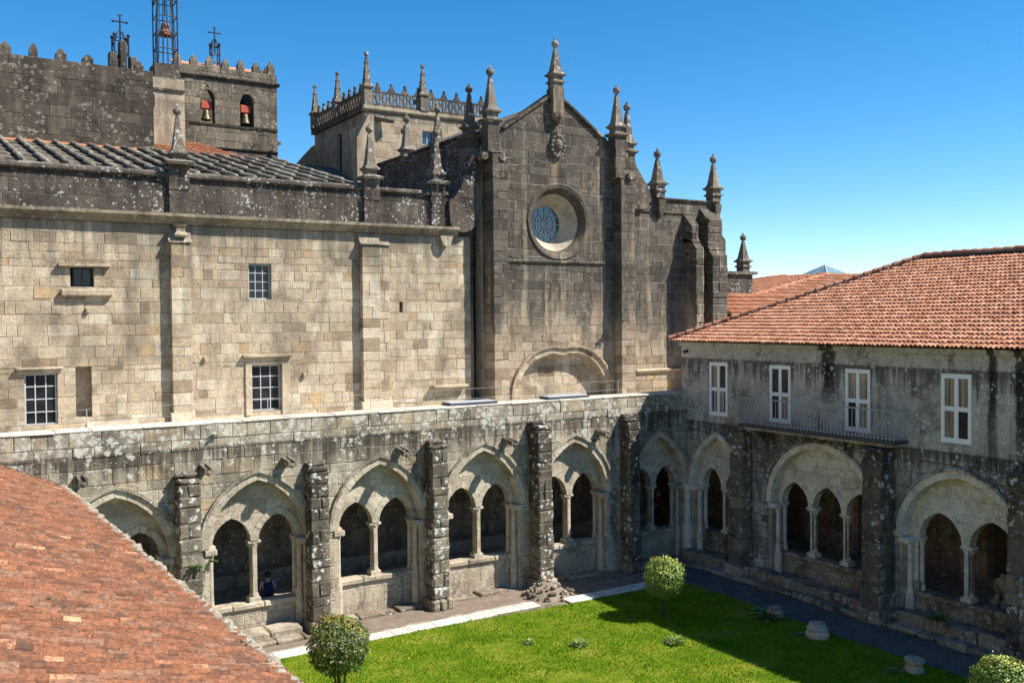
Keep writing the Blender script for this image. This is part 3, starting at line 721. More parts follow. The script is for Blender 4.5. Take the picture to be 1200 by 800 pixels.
# ------------------------------------------------------------------ roof tiles
def tile_unit(r, L, n=6):
    vv = []; 
    for (b, rr, dn) in ((0, r, 0), (L, r*.82, -.02)):
        for i in range(n+1):
            a = math.pi*i/n; vv.append((-rr*math.cos(a), b, rr*math.sin(a)*.95+dn))
    for i in range(n+1):
        a = math.pi*i/n; rr = r-.022; vv.append((-rr*math.cos(a), 0.0, rr*math.sin(a)*.95-.004))
    m = n+1; fs = [(i, i+1, m+i+1, m+i) for i in range(n)]+[(2*m+i, 2*m+i+1, i+1, i) for i in range(n)]
    return vv, fs
def tile_field(parent, O, A, B, ncol, nrow, pitch, expo, mat, clip, rnd, r=None, jit=.012, limit=300, lift=.02, n=6, name='roof_tile'):
    O, A, B = Vector(O), Vector(A).normalized(), Vector(B).normalized(); N = A.cross(B)
    if N.z < 0: N = -N
    r = r or pitch*.42
    vv, fs = tile_unit(r, expo*1.22, n); me = bpy.data.meshes.new(name); me.from_pydata(vv, [], fs)
    at = me.attributes.new('tone', 'FLOAT', 'FACE'); at.data.foreach_set('value', [0.0]*len(fs)); me.materials.append(MAT[mat])
    items = []
    for i in range(ncol):
        ja = rnd.uniform(-jit, jit)
        for k in range(nrow):
            a, b = (i+.5)*pitch+ja, k*expo
            if not clip(a, b): continue
            P = O+A*(a+rnd.uniform(-jit, jit)*.6)+B*(b+rnd.uniform(-jit, jit)*1.6)+N*(lift+rnd.uniform(0, jit*.5))
            th = rnd.uniform(-jit, jit)*2.2; tl = .075+rnd.uniform(-jit, jit)
            a2 = (A*math.cos(th)+B*math.sin(th)); b2 = N.cross(a2) if A.cross(B).dot(N) > 0 else a2.cross(N)
            b2 = (b2*math.cos(tl)-N*math.sin(tl)).normalized(); P = P+N*(math.sin(tl)*expo*1.1)
            n2 = a2.cross(b2); n2 = n2 if n2.dot(N) > 0 else -n2
            d = depth_px(P); items.append((-1/max(d, .5) if d > 0 else 0, P, a2, b2, n2))
    items.sort(key=lambda q: q[0]); rest = MB()
    for q, (_, P, a, b, c) in enumerate(items):
        if q < limit:
            o = bpy.data.objects.new(name, me); COL.objects.link(o); o.parent = parent
            o.matrix_local = Matrix([[a.x, b.x, c.x, P.x], [a.y, b.y, c.y, P.y], [a.z, b.z, c.z, P.z], [0, 0, 0, 1]])
        else: rest.add([P+a*x+b*y+c*z for x, y, z in vv], fs, rnd.random())
    if rest.v: rest.build(name, mat, parent, kind='stuff')
def ridge_tiles(parent, p0, p1, r, mat, rnd, step=.36, name='ridge_tile', lime=True):
    p0, p1 = Vector(p0), Vector(p1); d = (p1-p0); L = d.length; d.normalize(); s_ = d.cross(Vector((0, 0, 1))).normalized(); u = s_.cross(d)
    vv, fs = tile_unit(r, step*1.15, 6)
    for k in range(int(L/step)):
        P = p0+d*(k*step)+u*(.02+rnd.uniform(0, .015))
        MB().add([P+s_*x+d*y+u*z for x, y, z in vv], fs, rnd.random()).build(name, mat, parent)
    if lime: MB().frame_box(p0-s_*r*.8-u*.06, d*L, s_*r*1.6, u*.075).build('ridge_mortar', 'mortar_dark', parent)

# ------------------------------------------------------------------ west gallery roof (foreground)
def west_gallery():
    rnd = random.Random(4)
    T = thing('west_gallery', 'low gallery with weathered orange clay tile roof sloping to the lawn', 'gallery')
    e0, e1 = Vector((-22.17, -.1, 4.94)), Vector((-21.47, -20.6, 4.94)); A = (e1-e0).normalized(); H = Vector((A.y, -A.x, 0)); m = .46
    B = (H+Vector((0, 0, m))).normalized(); L = (e1-e0).length; W = 5.6
    N = A.cross(B); N = N if N.z > 0 else -N
    roof = MB(); roof.frame_box(e0-N*.1-B*.04, A*L, B*W, N*.11)
    top = e0+B*W; B2 = (H-Vector((0, 0, m))).normalized(); N2 = A.cross(B2); N2 = N2 if N2.z > 0 else -N2
    roof.frame_box(top-N2*.1, A*L, B2*W, N2*.11)
    ro = roof.build('roof', 'tile_bed', T)
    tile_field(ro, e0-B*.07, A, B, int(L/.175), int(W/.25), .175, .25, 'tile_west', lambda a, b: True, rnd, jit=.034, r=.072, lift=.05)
    # lime-bedded tile ends along the eave
    for k in range(int(L/.205)):
        P = e0+A*((k+.5)*.205)-B*.1
        MB().cbox(P-A*.09-B*rnd.uniform(.02, .1)-N*.08, A*.18, B*.2, N*(.2+rnd.uniform(0, .05)), .05, .5, .025, rnd).build('eave_mortar', 'lime', ro)
    ridge_tiles(ro, top+N*.06, top+N*.06+A*L, .14, 'tile_west', rnd, .38)
    # pale replacement tiles lying proud
    MB().frame_box(e0+Vector((0, .06, -.02)), B*W, Vector((0, .1, 0)), N*.16).build('flashing', 'mortar_dark', ro)
    wl = MB(); i0, i1 = e0+H*.35, e1+H*.35
    wl.prism([(i0.x, i0.y, 0), (i1.x, i1.y, 0), (i1.x, i1.y, 4.72), (i0.x, i0.y, 4.72)], H*.7); wl.build('wall', 'cloister', T)
    return T
west_gallery()
def west_wing():
    """sunlit wing behind the tiled gallery (seen only mirrored in the east windows)"""
    rnd = random.Random(44)
    T = thing('west_wing', 'tall beige stone wing behind the tiled gallery roof', 'building')
    MB().box(-41, -30, -46, .5, 0, 13.2, .6).build('wall', 'chapel', T)
    for k in range(9):
        for z in (2.0, 7.2):
            y = -44+k*4.9
            w_ = MB().box(-30.02, -29.94, y, y+1.2, z, z+2.1).build('window', 'white', T)
            for q in range(2): MB().box(-29.95, -29.925, y+.12+q*.52, y+.56+q*.52, z+.14, z+1.96).build('pane', 'glass', w_)
    MB().box(-30.3, -29.7, -46.2, .6, 13.2, 13.55, .5).build('cornice', 'chapel', T)
    rf = MB().prism([(-29.6, -46.3, 13.56), (-41.4, -46.3, 13.56), (-35.5, -46.3, 16.6)], (0, 46.9, 0)).build('roof', 'tile_far', T)
west_wing()

# ------------------------------------------------------------------ east wing
def east_wing():
    rnd = random.Random(33); st = Stones()
    T = thing('east_wing', 'two-storey grey stone wing with white windows, balcony and hipped tile roof', 'building')
    pl = Pl((0, 0, 0), (0, -1, 0), (-1, 0, 0))
    A1, A2, A3 = Arch(1.62, 1.28, 0, 2.86, 1.95), Arch(6.4, 2.12, 0, 2.82, 2.08), Arch(11.35, 1.85, 0, 2.62, 2.02)
    A4 = Arch(16.2, 1.85, 0, 2.62, 2.02)
    zs = courses(0, 5.34, .38, (), rnd)
    wall = masonry(st, pl, 'lower_wall', 'east', 'mortar_dark', zs, lambda v: (0.0, 21), [Arch(A.c, A.a+.12, 0, A.vs, A.h+.12) for A in (A1, A2, A3, A4)], T, .74, (.4, .95), (0, .03), .007, .018, rnd)
    _pw[T.name] = wall
    bay(st, pl, T, A1, 1.15, [(1.62-.62, .5), (1.62+.62, .5)], 2.86, .74, 'east_arch', 'mortar', rnd, sillmat='plinth')
    bay(st, pl, T, A2, 1.12, [(6.4-1.36, .59), (6.4, .59), (6.4+1.36, .59)], 2.82, .78, 'east_arch', 'mortar', rnd, sillmat='plinth')
    bay(st, pl, T, A3, .98, [(11.35-.81, .69), (11.35+.81, .69)], 2.62, .85, 'east_arch', 'mortar', rnd, sillmat='plinth')
    bay(st, pl, T, A4, .98, [(16.2-.81, .69), (16.2+.81, .69)], 2.62, .85, 'east_arch', 'mortar', rnd, sillmat='plinth')
    wins = [(1.22, 2.18), (4.2, 5.16), (7.4, 8.36), (10.77, 11.73), (14.3, 15.26), (17.7, 18.66)]
    Rs = [Rect(a, b, 5.63, 7.64) for a, b in wins]
    zs = courses(5.34, 8.2, .48, [5.63, 7.64], rnd)
    up = masonry(st, pl, 'upper_wall', 'east', 'mortar_dark', zs, lambda v: (-.32, 21), Rs, T, .6, (.7, 1.4), (0, .006), .003, .004, rnd, toner=lambda u, v, r: min(1, .55+.25*r.random()+(.2 if v > 7.64 else 0)))
    # window surrounds (slightly raised flat architrave)
    for a, b in wins:
        for (u0, u1, v0, v1) in ((a-.28, a-.01, 5.6, 7.66), (b+.01, b+.28, 5.6, 7.66), (a-.28, b+.28, 7.66, 8.02)):
            MB().cbox(pl.p(u0, v0, -.02), pl.U*(u1-u0), pl.N*.048, Vector((0, 0, v1-v0)), .006, rnd.uniform(.5, .95)).build('architrave', 'east', up)
        # white casement: frame, four panes
        f = MB(); d = -.05
        def bx(u0, u1, v0, v1, d0, d1, m=f): m.frame_box(pl.p(u0, v0, d0), pl.U*(u1-u0), Vector((0, 0, v1-v0)), pl.N*(d1-d0))
        fw = .11; mid = (a+b)/2; tr = 6.56
        bx(a+.005, a+fw, 5.635, 7.635, d, d+.06); bx(b-fw, b-.005, 5.635, 7.635, d, d+.06)
        bx(a+fw, b-fw, 5.635, 5.635+.15, d, d+.06); bx(a+fw, b-fw, 7.635-.13, 7.635, d, d+.06)
        bx(mid-.06, mid+.06, 5.785, 7.505, d, d+.056); bx(a+fw, mid-.06, tr, tr+.13, d, d+.05); bx(mid+.06, b-fw, tr, tr+.13, d, d+.05)
        wo = f.build('window', 'white', T)
        for (u0, u1) in ((a+fw, mid-.06), (mid+.06, b-fw)):
            for (v0, v1) in ((5.785, tr), (tr+.13, 7.505)):
                m = MB(); bx(u0-.005, u1+.005, v0-.005, v1+.005, d-.02, d+.012, m); m.build('pane', 'curtain' if rnd.random() < .7 else 'glass', wo)
                m = MB(); bx((u0+u1)/2-.012, (u0+u1)/2+.012, v0, v1, d+.013, d+.03, m)
                if v0 < 6 and a < 2: m.build('glazing_bar', 'white', wo)
    # cornice
    MB().box(-.16, -.012, -21, .3, 8.2, 8.36, .8).build('cornice', 'east', T)
    # north end wall and interior
    MB().box(.01, 11.8, -.3, .3, 5.4, 8.36, .6).build('end_wall', 'east', T)
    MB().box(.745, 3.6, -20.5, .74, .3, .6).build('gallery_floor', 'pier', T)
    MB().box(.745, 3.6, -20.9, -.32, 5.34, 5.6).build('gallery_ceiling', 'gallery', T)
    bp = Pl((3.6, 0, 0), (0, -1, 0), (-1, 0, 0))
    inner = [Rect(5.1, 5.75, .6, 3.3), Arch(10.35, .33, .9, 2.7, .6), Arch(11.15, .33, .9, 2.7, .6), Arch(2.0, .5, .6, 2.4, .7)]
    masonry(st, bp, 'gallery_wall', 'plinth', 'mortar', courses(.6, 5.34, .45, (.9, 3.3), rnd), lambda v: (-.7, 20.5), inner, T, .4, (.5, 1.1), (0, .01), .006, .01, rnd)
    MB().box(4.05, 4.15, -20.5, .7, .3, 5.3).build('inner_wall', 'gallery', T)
    MB().box(11.9, 12.3, -21, .3, 0, 8.36, .6).build('rear_wall', 'east', T); MB().box(.01, 11.89, -21, -20.7, 0, 8.36, .6).build('end_wall', 'east', T); MB().box(4.2, 11.89, .0, .3, 0, 5.39, .6).build('end_wall', 'east', T)
    # buttresses
    for (y0, y1, top, p) in [(-3.45, -2.75, 5.2, .6), (-9.3, -8.62, 5.3, .85), (-13.75, -13.12, 5.1, .7)]:
        b = pier(st, 'buttress', -p, -.02, y0, y1, .4, top, .4, 'buttress', T, rnd, .03, .02, ax='x', split=.45, ch=.05, proud=.03)
        for k in range(2):
            ya = y0-.08+k*(y1-y0+.16)/2
            mb = MB().cbox((-p-.12, ya, -.02), (p+.1, 0, 0), (0, (y1-y0+.16)/2-.01, 0), (0, 0, .43), .05, rnd.random(), .035, rnd); st.addmb(mb, 'plinth', b, .2)
    # long bench-like plinth at the foot
    y = -.2
    while y > -20:
        l = rnd.uniform(.5, 1.1)
        for (d, z) in ((.95, .16), (.5, .46)):
            mb = MB().cbox((-d+rnd.uniform(-.05, .05), y-l, -.02), (d+.05, 0, 0), (0, l-.012, 0), (0, 0, z+rnd.uniform(-.04, .04)), .05, rnd.random(), .03, rnd); st.addmb(mb, 'plinth', wall, l*z)
        y -= l
    # corner shafts between first bays
    for (x, yy) in ((-.09, -.09),):
        m = MB(); m.lathe(x, yy, [(.2, .0), (.2, 1.3), (.14, 1.4), (.12, 2.5), (.2, 2.8), (.22, 2.9)], 12); m.build('corner_shaft', 'east_arch', T)
    # balcony
    bal = MB().box(-.72, -.01, -9.72, -3.38, 5.46, 5.56, .4).build('balcony', 'slate', T)
    MB().box(-.6, -.01, -9.55, -3.55, 5.36, 5.458, .6).build('balcony_corbel', 'east', bal)
    for y in (-3.9, -5.6, -7.4, -9.1):
        MB().prism([(-.55, y-.12, 5.36), (-.02, y-.12, 5.36), (-.02, y-.12, 4.95), (-.2, y-.12, 5.02)], (0, .24, 0), .5).build('corbel', 'east', bal)
    rail = MB().box(-.705, -.67, -9.7, -3.4, 6.46, 6.5); rail.box(-.7, -.675, -9.7, -3.4, 5.62, 5.645)
    for y in (-9.7, -3.42): rail.box(-.68, -.02, y, y+.03, 6.462, 6.498); rail.box(-.68, -.02, y, y+.025, 5.622, 5.643)
    ra = rail.build('handrail', 'iron_grey', bal)
    y = -9.69
    while y < -3.4: MB().tube((-.688, y, 5.56), (-.688, y, 6.465), .014, 6).build('baluster', 'iron_grey', bal); y += .135
    for yy in (-9.69, -3.405):
        for x in (-.55, -.42, -.29, -.16): MB().tube((x, yy, 5.56), (x, yy, 6.465), .011, 6).build('baluster', 'iron_grey', bal)
    # drain pipe end near the eave
    MB().tube((0.02, -.05, 8.02), (-.2, -.05, 7.98), .06, 8).build('drain_pipe', 'iron', T)
    st.flush()
    # hipped roof
    E0 = Vector((-.42, .52, 8.40)); s_ = 6.55; m = .462; Ys = -21.4
    rx, rz = E0.x+s_, E0.z+m*s_; ry = E0.y-s_; ex = E0.x+2*s_
    roof = MB()
    P = lambda x, y, z: (x, y, z)
    q = [P(E0.x, E0.y, E0.z), P(E0.x, Ys, E0.z), P(ex, Ys, E0.z), P(ex, E0.y, E0.z), P(rx, ry, rz), P(rx, Ys, rz)]
    roof.add(q, [(0, 4, 5, 1), (0, 3, 4), (3, 2, 5, 4), (1, 5, 2), (0, 1, 2, 3)])
    ro = roof.build('roof', 'tile_bed', T)
    B = Vector((1, 0, m)).normalized(); Ls = s_*math.sqrt(1+m*m); cs = 1/math.sqrt(1+m*m)
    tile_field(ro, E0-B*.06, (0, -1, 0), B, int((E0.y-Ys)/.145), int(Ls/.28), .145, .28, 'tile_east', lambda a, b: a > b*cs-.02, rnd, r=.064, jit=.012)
    B2 = Vector((0, -1, m)).normalized()
    tile_field(ro, E0-B2*.06, (1, 0, 0), B2, int(2*s_/.215), int(Ls/.36), .215, .36, 'tile_east', lambda a, b: a > b*cs and a < 2*s_-b*cs, rnd, r=.095, jit=.01, limit=0)
    up_ = Vector((0, 0, .06))
    ridge_tiles(ro, E0+up_, Vector((rx, ry, rz))+up_, .13, 'tile_east', rnd, .36)
    ridge_tiles(ro, Vector((rx, ry, rz))+up_, Vector((rx, Ys, rz))+up_, .14, 'tile_east', rnd, .38)
east_wing()

# ------------------------------------------------------------------ chapel wing (sandstone wall above the terrace)
PY4 = Pl((0, 4, 0), (1, 0, 0), (0, -1, 0))
def moulding(parent, name, x0, x1, y, prof, mat, rnd, seg=(1.0, 1.8)):
    """cornice made of butted blocks; prof = (outward, z) outline"""
    x = x0
    while x < x1-.01:
        b = min(x1, x+rnd.uniform(*seg))
        if x1-b < .3: b = x1
        MB().prism([(x+.002, y-o, z) for o, z in prof], (b-x-.004, 0, 0), rnd.random()).build(name, mat, parent); x = b
def chapel():
    rnd = random.Random(51); st = Stones()
    T = thing('chapel_wing', 'sunlit beige sandstone church wing with barred windows under a dark parapet', 'building')
    W = [Rect(-21.29, -20.63, 10.41, 11.0), Rect(-15.85, -15.08, 10.04, 11.23), Rect(-15.79, -14.78, 6.29, 7.84), Rect(-22.6, -21.71, 6.26, 7.81), Rect(-21.2, -20.75, 6.43, 7.97), Rect(-10.33, -10.2, 9.58, 9.96)]
    zs = courses(5.9, 12.42, .33, [w_.v0 for w_ in W[:4]]+[w_.top for w_ in W[:4]]+[6.43, 9.58], rnd)
    zs = sorted(set(zs+[7.97, 9.96])); zs = [z for k, z in enumerate(zs) if k == 0 or z-zs[k-1] > .02]
    wall = masonry(st, PY4, 'wall', 'chapel', 'mortar_pale', zs, lambda v: (-30, -7.35), W, T, .5, (.28, .95), (0, .015), .0042, .007, rnd, toner=lambda u, v, r: min(.97, r.betavariate(1.3, 1.3)) if r.random() > .035 else 1.0)
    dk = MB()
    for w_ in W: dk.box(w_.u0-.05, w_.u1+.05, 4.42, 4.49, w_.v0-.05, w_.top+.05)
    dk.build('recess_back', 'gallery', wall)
    MB().box(-21.25, -20.7, 4.33, 4.4, 6.4, 8.0, .4).build('niche_back', 'chapel', wall)
    MB().box(-21.62, -20.15, 3.82, 4.05, 11.03, 11.12, .4).build('lintel', 'chapel', wall)
    MB().cbox((-21.58, 3.8, 10.12), (1.48, 0, 0), (0, .25, 0), (0, 0, .22), .04, .55).build('window_sill', 'chapel', wall)
    barred_window(T, PY4, -21.2, -20.66, 10.43, 10.99, -.2, 2, 1, 'iron', .03)
    barred_window(T, PY4, -15.84, -15.09, 10.05, 11.22, -.14, 3, 4, 'lead', .025)
    barred_window(T, PY4, -15.78, -14.79, 6.3, 7.83, -.16, 3, 4, 'lead', .03)
    barred_window(T, PY4, -22.59, -21.72, 6.27, 7.8, -.1, 3, 4, 'lead', .03)
    # stone surround and hood of the tall window
    for (u0, u1, v0, v1, p) in ((-16.02, -15.8, 6.15, 7.86, .07), (-14.77, -14.5, 6.15, 7.86, .07), (-16.02, -14.5, 7.86, 8.1, .07), (-16.12, -14.42, 8.1, 8.19, .2), (-15.95, -14.55, 6.0, 6.14, .16), (-22.78, -21.6, 7.83, 7.93, .12), (-22.82, -21.55, 7.93, 8.0, .18)):
        MB().cbox((u0, 4-p, v0), (u1-u0, 0, 0), (0, p+.02, 0), (0, 0, v1-v0), .015, rnd.uniform(.2, .8)).build('window_surround', 'chapel', wall)
    # pilasters
    for (x0, x1, p, top) in ((-18.4, -17.78, .27, 11.85), (-11.88, -11.2, .27, 12.0), (-11.2, -10.78, .14, 12.0)):
        pr = pier(st, 'pilaster', x0, x1, 4-p, 3.985, 6.0, top, .36, 'chapel', T, rnd, .006, 0, split=.35, ch=.012, mortar='mortar_pale', proud=.006)
        # sloped weathering cap
        MB().prism([(x0-.05, 4-p-.06, top), (x0-.05, 3.99, top), (x0-.05, 3.99, top+.42), (x0-.05, 4-p+.1, top+.12)], (x1-x0+.1, 0, 0), .8).build('cap_stone', 'chapel', pr)
        MB().prism([(x0-.06, 4-p-.1, 6.0), (x0-.06, 3.985, 6.0), (x0-.06, 3.985, 6.5), (x0-.06, 4-p-.012, 6.4)], (x1-x0+.12, 0, 0), .8).build('foot_stone', 'chapel', pr)
    MB().lathe(-18.09, 3.8, [(.26, 12.02), (.3, 12.08), (.18, 12.2), (.2, 12.34), (.3, 12.41)], 4, math.pi/4).build('bracket', 'chapel', T)
    # low skirting weathering course at the wall foot
    moulding(wall, 'skirting', -20.9, -18.5, 4, [(-.02, 6.08), (.14, 6.08), (.05, 6.26), (-.02, 6.28)], 'chapel', rnd)
    moulding(wall, 'skirting', -17.7, -16.1, 4, [(-.02, 6.08), (.14, 6.08), (.05, 6.2), (-.02, 6.22)], 'chapel', rnd)
    MB().cbox((-9.1, 3.7, 6.75), (1.5, 0, 0), (0, .32, 0), (0, 0, .12), .03, .4).build('ledge', 'chapel', wall)
    for (x, z) in ((-14.05, 7.35), (-17.4, 8.0), (-20.9, 9.6)): MB().cbox((x, 3.88, z), (.12, 0, 0), (0, .14, 0), (0, 0, .18), .03, .3).build('corbel_stub', 'chapel', wall)
    # cornice
    moulding(T, 'cornice', -30, -7.95, 4, [(-.05, 12.43), (.12, 12.43), (.16, 12.52), (.30, 12.64), (.34, 12.66), (.34, 12.76), (-.05, 12.78)], 'cornice', rnd)
    # parapet
    par = masonry(st, PY4, 'parapet', 'parapet', 'mortar_dark', courses(12.77, 13.88, .37, (), rnd), lambda v: (-30, -8.3), [], T, .4, (.5, 1.1), (0, .012), .004, .008, rnd)
    moulding(par, 'coping', -30, -8.3, 4, [(-.42, 13.88), (.06, 13.88), (.13, 13.95), (.13, 14.03), (.05, 14.08), (-.42, 14.08)], 'parapet', rnd)
    for (x0, x1) in ((-18.4, -17.72), (-11.72, -11.12), (-9.05, -8.45)):
        pier(st, 'parapet_pedestal', x0, x1, 3.84, 4.1, 12.78, 14.32, .38, 'parapet', T, rnd, .01, 0, split=.2, ch=.015)
        MB().sq((x0+x1)/2, 4.02, [((x1-x0)/2+.06, 14.32), ((x1-x0)/2+.1, 14.4), ((x1-x0)/2, 14.46)]).build('pedestal_cap', 'pinnacle', T)
        pinnacle(T, (x0+x1)/2, 4.02, 14.45, {-18.4: 1.75, -11.72: 1.85, -9.05: 2.0}[x0], .26, 0)
    # a second pair of finials further back on the roof edge
    # volute wall piece running up to the transept buttress
    pts = [(-8.36, 13.75), (-8.15, 13.85), (-7.9, 14.2), (-7.6, 14.9), (-7.4, 15.5), (-7.25, 15.5), (-7.25, 13.2)]+[(-7.78+.55*math.cos(a), 13.0+.42*math.sin(a)) for a in [-.1, -.5, -.9, -1.3, -1.6, -1.9, -2.3, -2.7, -3.05]]
    MB().prism([(x, 3.72, z) for x, z in pts], (0, .5, 0), .3).build('volute', 'parapet', T)
    MB().prism([(-8.75, 3.74, 12.42), (-8.2, 3.74, 12.42), (-8.3, 3.74, 12.12), (-8.45, 3.74, 12.0), (-8.62, 3.74, 12.1)], (0, .26, 0), .9).build('corbel', 'chapel', T)
    # slab roof
    s_ = (16.35-14.0)/(14-4.4); rb = MB()
    rb.add([(-30, 4.4, 13.98), (-11.1, 4.4, 13.98), (-11.1, 13.9, 16.3), (-30, 13.9, 16.3), (-30, 4.4, 13.5), (-11.1, 4.4, 13.5), (-11.1, 13.9, 13.5), (-30, 13.9, 13.5)], [(0, 1, 2, 3), (4, 7, 6, 5), (0, 4, 5, 1), (1, 5, 6, 2), (2, 6, 7, 3), (3, 7, 4, 0)])
    ro = rb.build('roof', 'mortar_dark', T)
    B = Vector((0, 1, s_)).normalized(); N = Vector((0, -s_, 1)).normalized()
    nx = 30; px = (30-11.1)/nx; ln = 9.7/6
    for i in range(nx):
        x = -30+i*px
        for k in range(6):
            o = Vector((x+.02, 4.3, 14.0))+B*(k*ln)
            if depth_px(o) > 0 and x > -25: MB().cbox(o+N*(.02), (px-.04, 0, 0), B*(ln+.05)-N*.05, N*.07, .02, rnd.uniform(0, .5), .012, rnd).build('roof_slab', 'slab', ro)
            if x > -25: MB().cbox(o+Vector((-.1, -.03, 0))+N*.09+N*rnd.uniform(0, .02), (.17, 0, 0), B*(ln+.03)-N*.04, N*.13, .045, rnd.uniform(.4, 1), .014, rnd).build('cover_strip', 'slab', ro)
    # eave course of the slab roof
    x = -25
    while x < -11.2:
        l = min(rnd.uniform(.6, 1.0), -11.1-x)
        MB().cbox((x, 4.18, 14.09), (l-.01, 0, 0), (0, .4, 0), (0, 0, .06), .015, rnd.random(), .008, rnd).build('eave_slab', 'slab', ro); x += l
    # tile strip under the nave wall
    MB().frame_box((-30, 13.6, 16.28), (12.7, 0, 0), (0, .38, .12), (0, 0, .07)).build('tile_strip', 'tile_far', ro)
    st.flush()
chapel()

# ------------------------------------------------------------------ transept
def transept():
    rnd = random.Random(61); st = Stones()
    T = thing('transept', 'dark weathered granite transept facade with round window, gable and obelisk finials', 'building')
    def out(v):
        if v <= 14.38: return (-6.8, 5.75+(.3 if v < 13 else .3*(14.4-v)/1.4-.3))
        if v <= 15.95: return (-6.8, 1.9-(v-14.38)/1.57*1.2)
        if v <= 16.7: return (-6.6, .4)
        f = (v-16.7)/(18.28-16.7); return (-5.75+f*2.37, -.95-f*2.37)
    circ = Circ(-3.22, 13.2, 1.43)
    ba = Arch(-3.05, 2.2, 5.9, 6.2, 1.62)
    zs = courses(5.9, 18.26, .36, [11.5, 11.77, 14.38, 14.63, 15.95, 16.7], rnd)
    PT = PY4
    wall = masonry(st, PT, 'facade', 'transept', 'mortar', zs, out, [circ, ba], T, .55, (.32, 1.0), (0, .016), .009, .006, rnd)
    # blind arch: infill and ring
    masonry(st, PT, 'arch_infill', 'chapel', 'mortar_pale', courses(5.9, 7.85, .36, (), rnd), Arch(-3.05, 2.24, 5.9, 6.2, 1.66).at, [], T, .2, (.4, .8), (0, .01), .005, .008, rnd, dcore=-.42)
    voussoirs(st, PT, ba, .24, -.42, .03, 'chapel', wall, 9, rnd)
    voussoirs(st, PT, ba, .10, -.05, .12, 'transept', wall, 9, rnd, grow=.24, tone=(.3, .7))
    # string course under the round window
    moulding(wall, 'string_course', -6.0, -.45, 4, [(-.02, 11.5), (.05, 11.5), (.1, 11.57), (.1, 11.63), (-.02, 11.66)], 'transept', rnd)
    # round window: concentric stepped mouldings funnelling inwards
    def ring(r0, d0, r1, d1, name, mat, parent, n=48):
        R = []
        for i in range(n):
            a = 2*math.pi*i/n
            R.append([PT.p(-3.22+r*math.cos(a), 13.2+r*math.sin(a), d) for r, d in ((r0, d0), (r1, d1), (r1+.05, d1-.06), (r0+.12, d0-.1))])
        vv = [p for q in R for p in q]; fs = []
        for i in range(n):
            j = (i+1) % n
            for k in range(4): fs.append((i*4+k, j*4+k, j*4+(k+1) % 4, i*4+(k+1) % 4))
        m = MB()
        for k in range(0, len(fs)): m.t.append(.5)
        m.t = []; m.add(vv, fs, .5); return m.build(name, mat, parent)
    rw = ring(1.5, .07, 1.36, .03, 'rose_window', 'transept', T)
    for k, (r0, d0, r1, d1) in enumerate(((1.36, .03, 1.24, -.12), (1.24, -.10, 1.15, -.3), (1.17, -.28, 1.02, -.5), (1.04, -.48, .90, -.70), (.92, -.68, .72, -.98))):
        ring(r0, d0, r1, d1, 'moulding_ring', 'arch' if k > 1 else 'transept', rw)
    g = MB(); g.rings([[PT.p(-3.22+.9*math.cos(2*math.pi*i/40), 13.2+.9*math.sin(2*math.pi*i/40), d) for i in range(40)] for d in (-1.06, -1.03)]); g.build('pane', 'rose', rw)
    tr = MB()
    for i in range(12):
        a = 2*math.pi*i/12; tr.tube(PT.p(-3.22+.14*math.cos(a), 13.2+.14*math.sin(a), -1.0), PT.p(-3.22+.76*math.cos(a), 13.2+.76*math.sin(a), -1.0), .018, 5)
    for rr in (.14, .45, .74):
        for i in range(32):
            a, b = 2*math.pi*i/32, 2*math.pi*(i+1)/32
            tr.tube(PT.p(-3.22+rr*math.cos(a), 13.2+rr*math.sin(a), -1.0), PT.p(-3.22+rr*math.cos(b), 13.2+rr*math.sin(b), -1.0), .02, 5)
    tr.build('tracery', 'lead', rw)
    # gable coping
    for (x0, z0, x1, z1) in ((-5.85, 16.62, -3.36, 18.3), (-3.36, 18.3, -.85, 16.62)):
        d = Vector((x1-x0, 0, z1-z0)); u = d.normalized(); n = Vector((-u.z, 0, u.x)); k = 0; L = d.length
        while k < L-.05:
            l = min(.7, L-k); MB().cbox(Vector((x0, 3.88, z0))+u*(k+.004), u*(l-.008), (0, .72, 0), n*.12, .02, rnd.random(), .008, rnd).build('coping', 'transept', wall); k += l
    # gable roof behind
    rf = MB(); rf.prism([(-6.5, 4.5, 16.5), (-.3, 4.5, 16.5), (-3.36, 4.5, 18.1)], (0, 11, 0)); rf.build('roof', 'slab', T)
    # apex pedestal with pendant
    MB().box(-3.62, -3.1, 3.72, 4.2, 17.5, 18.5, .4).build('apex_pedestal', 'transept', T)
    MB().lathe(-3.36, 3.86, [(.02, 17.0), (.12, 17.1), (.26, 17.35), (.26, 17.5)], 8).build('pendant', 'transept', T)
    pinnacle(T, -3.36, 3.95, 18.45, 1.95, .3, .28)
    # coat of arms
    ca = MB(); 
    ca.prism([(x, 3.9, z) for x, z in ((-3.55, 16.6), (-3.6, 16.3), (-3.5, 15.95), (-3.3, 15.75), (-3.1, 15.95), (-3.0, 16.3), (-3.05, 16.6), (-3.3, 16.68))], (0, .1, 0))
    co = ca.build('coat_of_arms', 'pinnacle', T)
    e = MB(); e.sphere((-3.3, 3.88, 16.25), .2, 10, 6, .4, 1.3)
    for i in range(14):
        a = 2*math.pi*i/14; e.sphere((-3.3+.3*math.cos(a), 3.88, 16.22+.42*math.sin(a)), .075, 6, 4)
    for i in range(3): e.tube((-3.3, 3.86, 16.6), (-3.42+.12*i, 3.86, 16.95), .05, 5, .03)
    e.build('carving', 'pinnacle', co)
    # tall buttresses of the facade
    bl = pier(st, 'buttress', -6.75, -6.08, 3.25, 3.985, 6.0, 15.6, .37, 'transept', T, rnd, .008, 0, split=.45, ch=.016, mortar='mortar', proud=.008)
